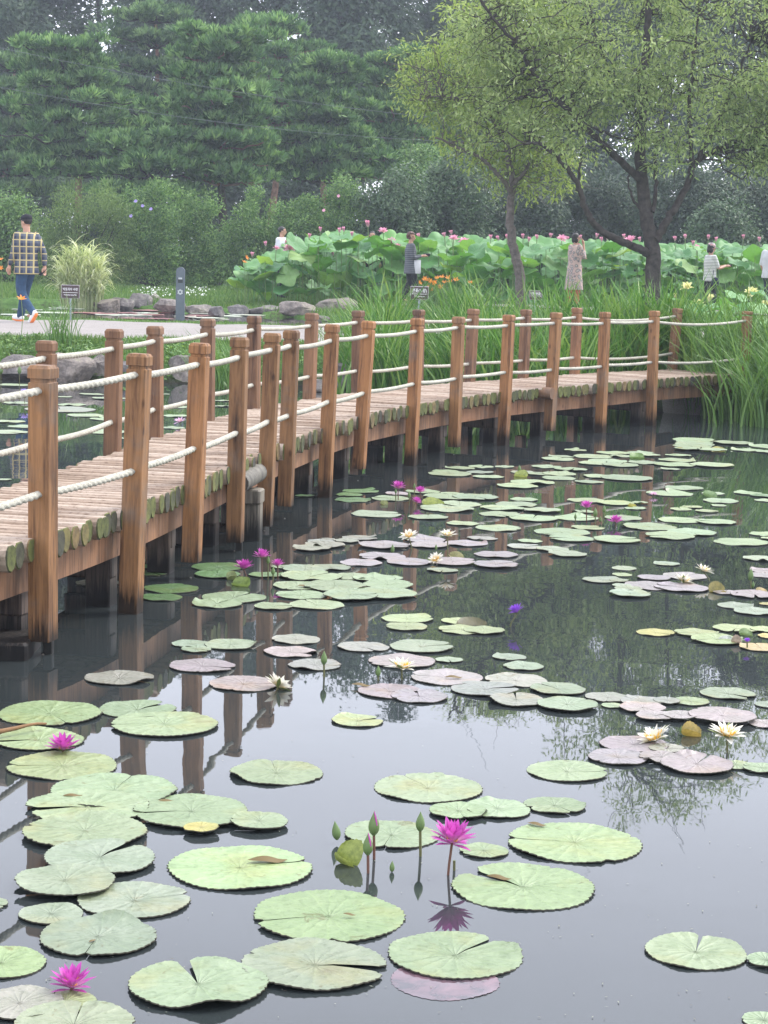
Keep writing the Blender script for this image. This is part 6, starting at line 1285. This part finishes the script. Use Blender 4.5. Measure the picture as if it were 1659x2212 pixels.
# man in the plaid shirt, walking left and away
P = atz(57, 694, .585); P[1] = min(P[1], 32.7); P = atz(57, 694, .585)
r1 = person(gz(P), R(48), 1.74, 'man in plaid shirt, jeans and black cap walking left along the path', 
    [((.045, 0, .50), (.050, .085, .29), (.045, .150, .048), (0, 1, .10)), ((-.045, 0, .50), (-.050, .01, .28), (-.045, -.165, .085), (0, .75, -.75))],
    [((.105, 0, .80), (.135, -.075, .655), (.150, -.080, .52), (.0, .1, -1)), ((-.105, 0, .80), (-.130, .02, .65), (-.140, .075, .52), (0, .1, -1))],
    M_plaid, bottom=M_jean, shoes=(M_shoew, M_orange), sleeve=.93, torso_len=.055, head_yaw=R(8), slim=1.15)
root, H_, Rz, hd, S = r1
q = MB(); q.ball(H_((0, -.006, .036)), (.051 * S, .060 * S, .040 * S), 0, 16, 10, Rz); q.ball(H_((0, .060, .020)), (.034 * S, .034 * S, .006 * S), 0, 14, 7, Rz); remesh(q, 'cap', M_black, root, .008)
P = np.array(hd[0][0]); Mx = Matrix.Rotation(R(48), 3, 'Z'); c = np.array(Mx @ Vector(P)) + np.array(root.location)
q = MB(); q.box((0, 0, -.05), (.012, .07, .15), ch=.004); o = q.build('mobile_phone', M_phone, loc=tuple(c), smooth=False); o.rotation_euler = (R(20), R(35), R(60)); tag(o, 'black mobile phone in the lowered hand of the plaid-shirted man', 'phone')
# woman in striped jacket looking at her phone
P = aty(884, 655, 43.0)
P = (P[0], 43.0, aty(884, 500, 43.0)[2] - 1.56); r2 = person(P, R(-80), 1.56, 'woman with short brown hair in striped grey jacket holding out a phone', 
    [((.045, 0, .50), (.048, .07, .28), (.045, .06, .045)), ((-.045, 0, .50), (-.048, .0, .28), (-.045, -.10, .05), (0, .9, -.4))],
    [((.105, 0, .80), (.125, .02, .64), (.06, .155, .665), (0, 1, .05)), ((-.105, 0, .80), (-.125, .03, .64), (-.05, .160, .665), (0, 1, .05))],
    M_jacket, hair='curly', hairmat=M_hairb, bottom=M_black, shoes=(M_black, M_black), sleeve=.9, torso_len=.09, slim=1.1, nod=.15)
# woman in patterned shawl, hand at her chin
P = aty(1238, 655, 43.0)
P = (P[0], 43.0, aty(1238, 502, 43.0)[2] - 1.60); r3 = person(P, R(-62), 1.60, 'woman with black bob and glasses in patterned shawl, hand at her chin', 
    [((.045, 0, .50), (.048, .03, .28), (.045, .02, .045)), ((-.045, 0, .50), (-.048, .0, .28), (-.045, -.04, .045))],
    [((.105, 0, .80), (.120, .07, .665), (.045, .105, .845), (-.2, -.2, 1)), ((-.105, 0, .80), (-.130, .04, .66), (-.04, .130, .66), (.8, .6, 0))],
    M_shawl, hair='bob', bottom=M_redc, shoes=(M_black, M_black), sleeve=.72, torso_len=.28, slim=1.15, head_yaw=R(-8))
root, H_, Rz, hd, S = r3
q = MB()
for s_ in (-1, 1):
    th = np.linspace(0, 2 * np.pi, 15); q.tube([H_((s_ * .020 + .014 * math.cos(a), .054, .003 + .012 * math.sin(a))) for a in th], .0022, 5)
q.build('glasses', M_hair, root)
q = MB(); seg_tube(q, [H_((-.07, .02, -.12)), H_((-.03, .045, -.09)), H_((.02, .05, -.10)), H_((.05, .05, -.2))], [.03, .032, .032, .03]); remesh(q, 'pink_scarf', M_pinkc, root, .012)
def in_world(root, yaw, p): return np.array(Matrix.Rotation(yaw, 3, 'Z') @ Vector(p)) + np.array(root.location)
c = in_world(root, R(-62), (-.16, .16, .80)); q = MB(); q.box((0, 0, 0), (.27, .09, .19), ch=.03); bagr = tag(empty('shoulder_bag', tuple(c), R(20)), 'brown patterned shoulder bag hanging at the side of the woman in the shawl', 'bag'); q.build('bag_body', M_bag, bagr)
q = MB(); q.tube(smooth_line([(-.11, 0, .08), (-.06, .02, .35), (.0, .06, .47), (.06, .02, .35), (.11, 0, .08)], 20), .010, 7); q.build('strap', M_bag, bagr)
# phone and white bag of the jacketed woman
root2, _, _, hd2, S2 = r2; c = in_world(root2, R(-80), tuple((hd2[0][0] + hd2[1][0]) / 2 + np.array([0, .07, .02]))); q = MB(); q.box((0, 0, 0), (.015, .15, .075), ch=.004); o = q.build('mobile_phone', M_phone, loc=tuple(c), smooth=False); o.rotation_euler = (0, R(35), R(-80)); tag(o, 'dark phone held out by the woman in the striped jacket', 'phone')
c = in_world(root2, R(-80), (0.14, .13, .82)); q = MB(); q.box((0, 0, -.02), (.16, .03, .30), ch=.012); o = q.build('tote_bag', M_polo, loc=tuple(c)); o.rotation_euler = (0, 0, R(15)); tag(o, 'pale tote bag hanging from the arm of the woman in the striped jacket', 'bag')
# woman in striped tee and floral visor reaching out with a phone
P = aty(1530, 668, 43.2)
P = (P[0], 43.2, aty(1530, 522, 43.2)[2] - 1.60); r4 = person(P, R(-72), 1.57, 'woman in floral visor and white striped shirt reaching right with both hands', 
    [((.045, 0, .50), (.048, .05, .28), (.045, .03, .045)), ((-.045, 0, .50), (-.048, .0, .28), (-.045, -.04, .045))],
    [((.105, 0, .80), (.115, .06, .66), (.045, .215, .685), (0, 1, .1)), ((-.105, 0, .80), (-.115, .07, .66), (-.035, .220, .685), (0, 1, .1))],
    M_tee, hair='bob', bottom=M_black, shoes=(M_black, M_black), sleeve=.42, torso_len=.03, slim=1.15, nod=.25)
root, H_, Rz, hd, S = r4
m, t, b, o = new_mat('floral'); v = coords(t); vo = t.nodes.new('ShaderNodeTexVoronoi'); vo.inputs['Scale'].default_value = 28; t.links.new(v, vo.inputs['Vector']); t.links.new(ramp(t, vo.outputs['Distance'], [(.2, (.65, .15, .22)), (.4, (.75, .62, .60)), (.6, (.10, .10, .12))]), b.inputs['Base Color'])
q = MB(); q.ball(H_((0, -.010, .042)), (.053 * S, .060 * S, .040 * S), 0, 16, 9, Rz); q.ball(H_((0, .060, .024)), (.042 * S, .045 * S, .006 * S), 0, 14, 7, Rz); remesh(q, 'visor', m, root, .008)
c = in_world(root, R(-72), tuple((hd[0][0] + hd[1][0]) / 2 + np.array([0, .07, .01]))); q = MB(); q.box((0, 0, 0), (.012, .14, .07), ch=.004); o = q.build('mobile_phone', M_phone, loc=tuple(c), smooth=False); o.rotation_euler = (0, R(25), R(-72)); tag(o, 'phone held out by the woman in the floral visor', 'phone')
c = in_world(root, R(-72), (.19, .04, .72)); q = MB(); q.ball((0, 0, 0), (.06, .10, .11), 0, 14, 9); hb = tag(empty('handbag', tuple(c), R(-72)), 'small navy handbag at the hip of the woman in the floral visor', 'bag'); q.build('bag_body', M_navy, hb); q = MB(); q.tube(smooth_line([(0, -.07, .07), (-.02, -.03, .38), (-.06, .0, .52), (-.02, .04, .38), (0, .07, .07)], 18), .007, 6); q.build('strap', M_navy, hb)
# man in white polo at the right edge
P = aty(1662, 666, 42.6); P = (P[0], 42.6, aty(1662, 512, 42.6)[2] - 1.70)
person(P, R(-40), 1.70, 'man in white polo shirt and navy trousers cut off by the right edge', 
    [((.045, 0, .50), (.048, .02, .28), (.045, .0, .045)), ((-.045, 0, .50), (-.048, .02, .28), (-.045, -.04, .045))],
    [((.105, 0, .80), (.130, .03, .64), (.10, .14, .62)), ((-.105, 0, .80), (-.135, -.01, .64), (-.125, .07, .54))],
    M_polo, bottom=M_navy, shoes=(M_black, M_black), sleeve=.42, torso_len=.02, slim=1.2)
# man in white shirt beyond the lotus, and the visitor of whom only the head shows
P = aty(608, 560, 48.2)
r6 = person((P[0], 48.2, aty(608, 488, 48.2)[2] - 1.72), R(-115), 1.72, 'man in open white shirt over pink standing behind the left end of the lotus', 
    [((.045, 0, .50), (.048, .02, .28), (.045, .0, .045)), ((-.045, 0, .50), (-.048, .02, .28), (-.045, -.04, .045))],
    [((.105, 0, .80), (.130, .03, .64), (.07, .11, .60)), ((-.105, 0, .80), (-.130, .03, .64), (-.06, .12, .60))],
    M_polo, bottom=M_navy, shoes=(M_black, M_black), sleeve=.9, torso_len=.02, slim=1.1, head_yaw=R(25))
q = MB(); q.ball((0, .125, 1.22), (.075, .02, .19), 0, 12, 9); q.build('pink_undershirt', M_pinkc, r6[0])
P = aty(803, 560, 52.0)
person((P[0], 52.0, aty(803, 498, 52.0)[2] - 1.68), R(180), 1.68, 'dark-haired visitor whose head alone shows above the lotus leaves', 
    [((.045, 0, .50), (.048, .02, .28), (.045, .0, .045)), ((-.045, 0, .50), (-.048, .02, .28), (-.045, -.04, .045))],
    [((.105, 0, .80), (.130, .0, .64), (.125, .05, .50)), ((-.105, 0, .80), (-.130, .0, .64), (-.125, .05, .50))], M_navy, bottom=M_black, shoes=(M_black, M_black), sleeve=.9)

# ================================================================== the humid air
q = MB(); q.box((0, 74, 12.5), (250, 196, 29))
m = bpy.data.materials.new('haze'); m.use_nodes = True; t = m.node_tree; t.nodes.clear(); o = t.nodes.new('ShaderNodeOutputMaterial'); pv = t.nodes.new('ShaderNodeVolumePrincipled')
pv.inputs['Color'].default_value = (.80, .88, 1.0, 1); pv.inputs['Density'].default_value = .0010; pv.inputs['Anisotropy'].default_value = .2; t.links.new(pv.outputs[0], o.inputs['Volume'])
tag(q.build('haze', m, smooth=False), kind='stuff')
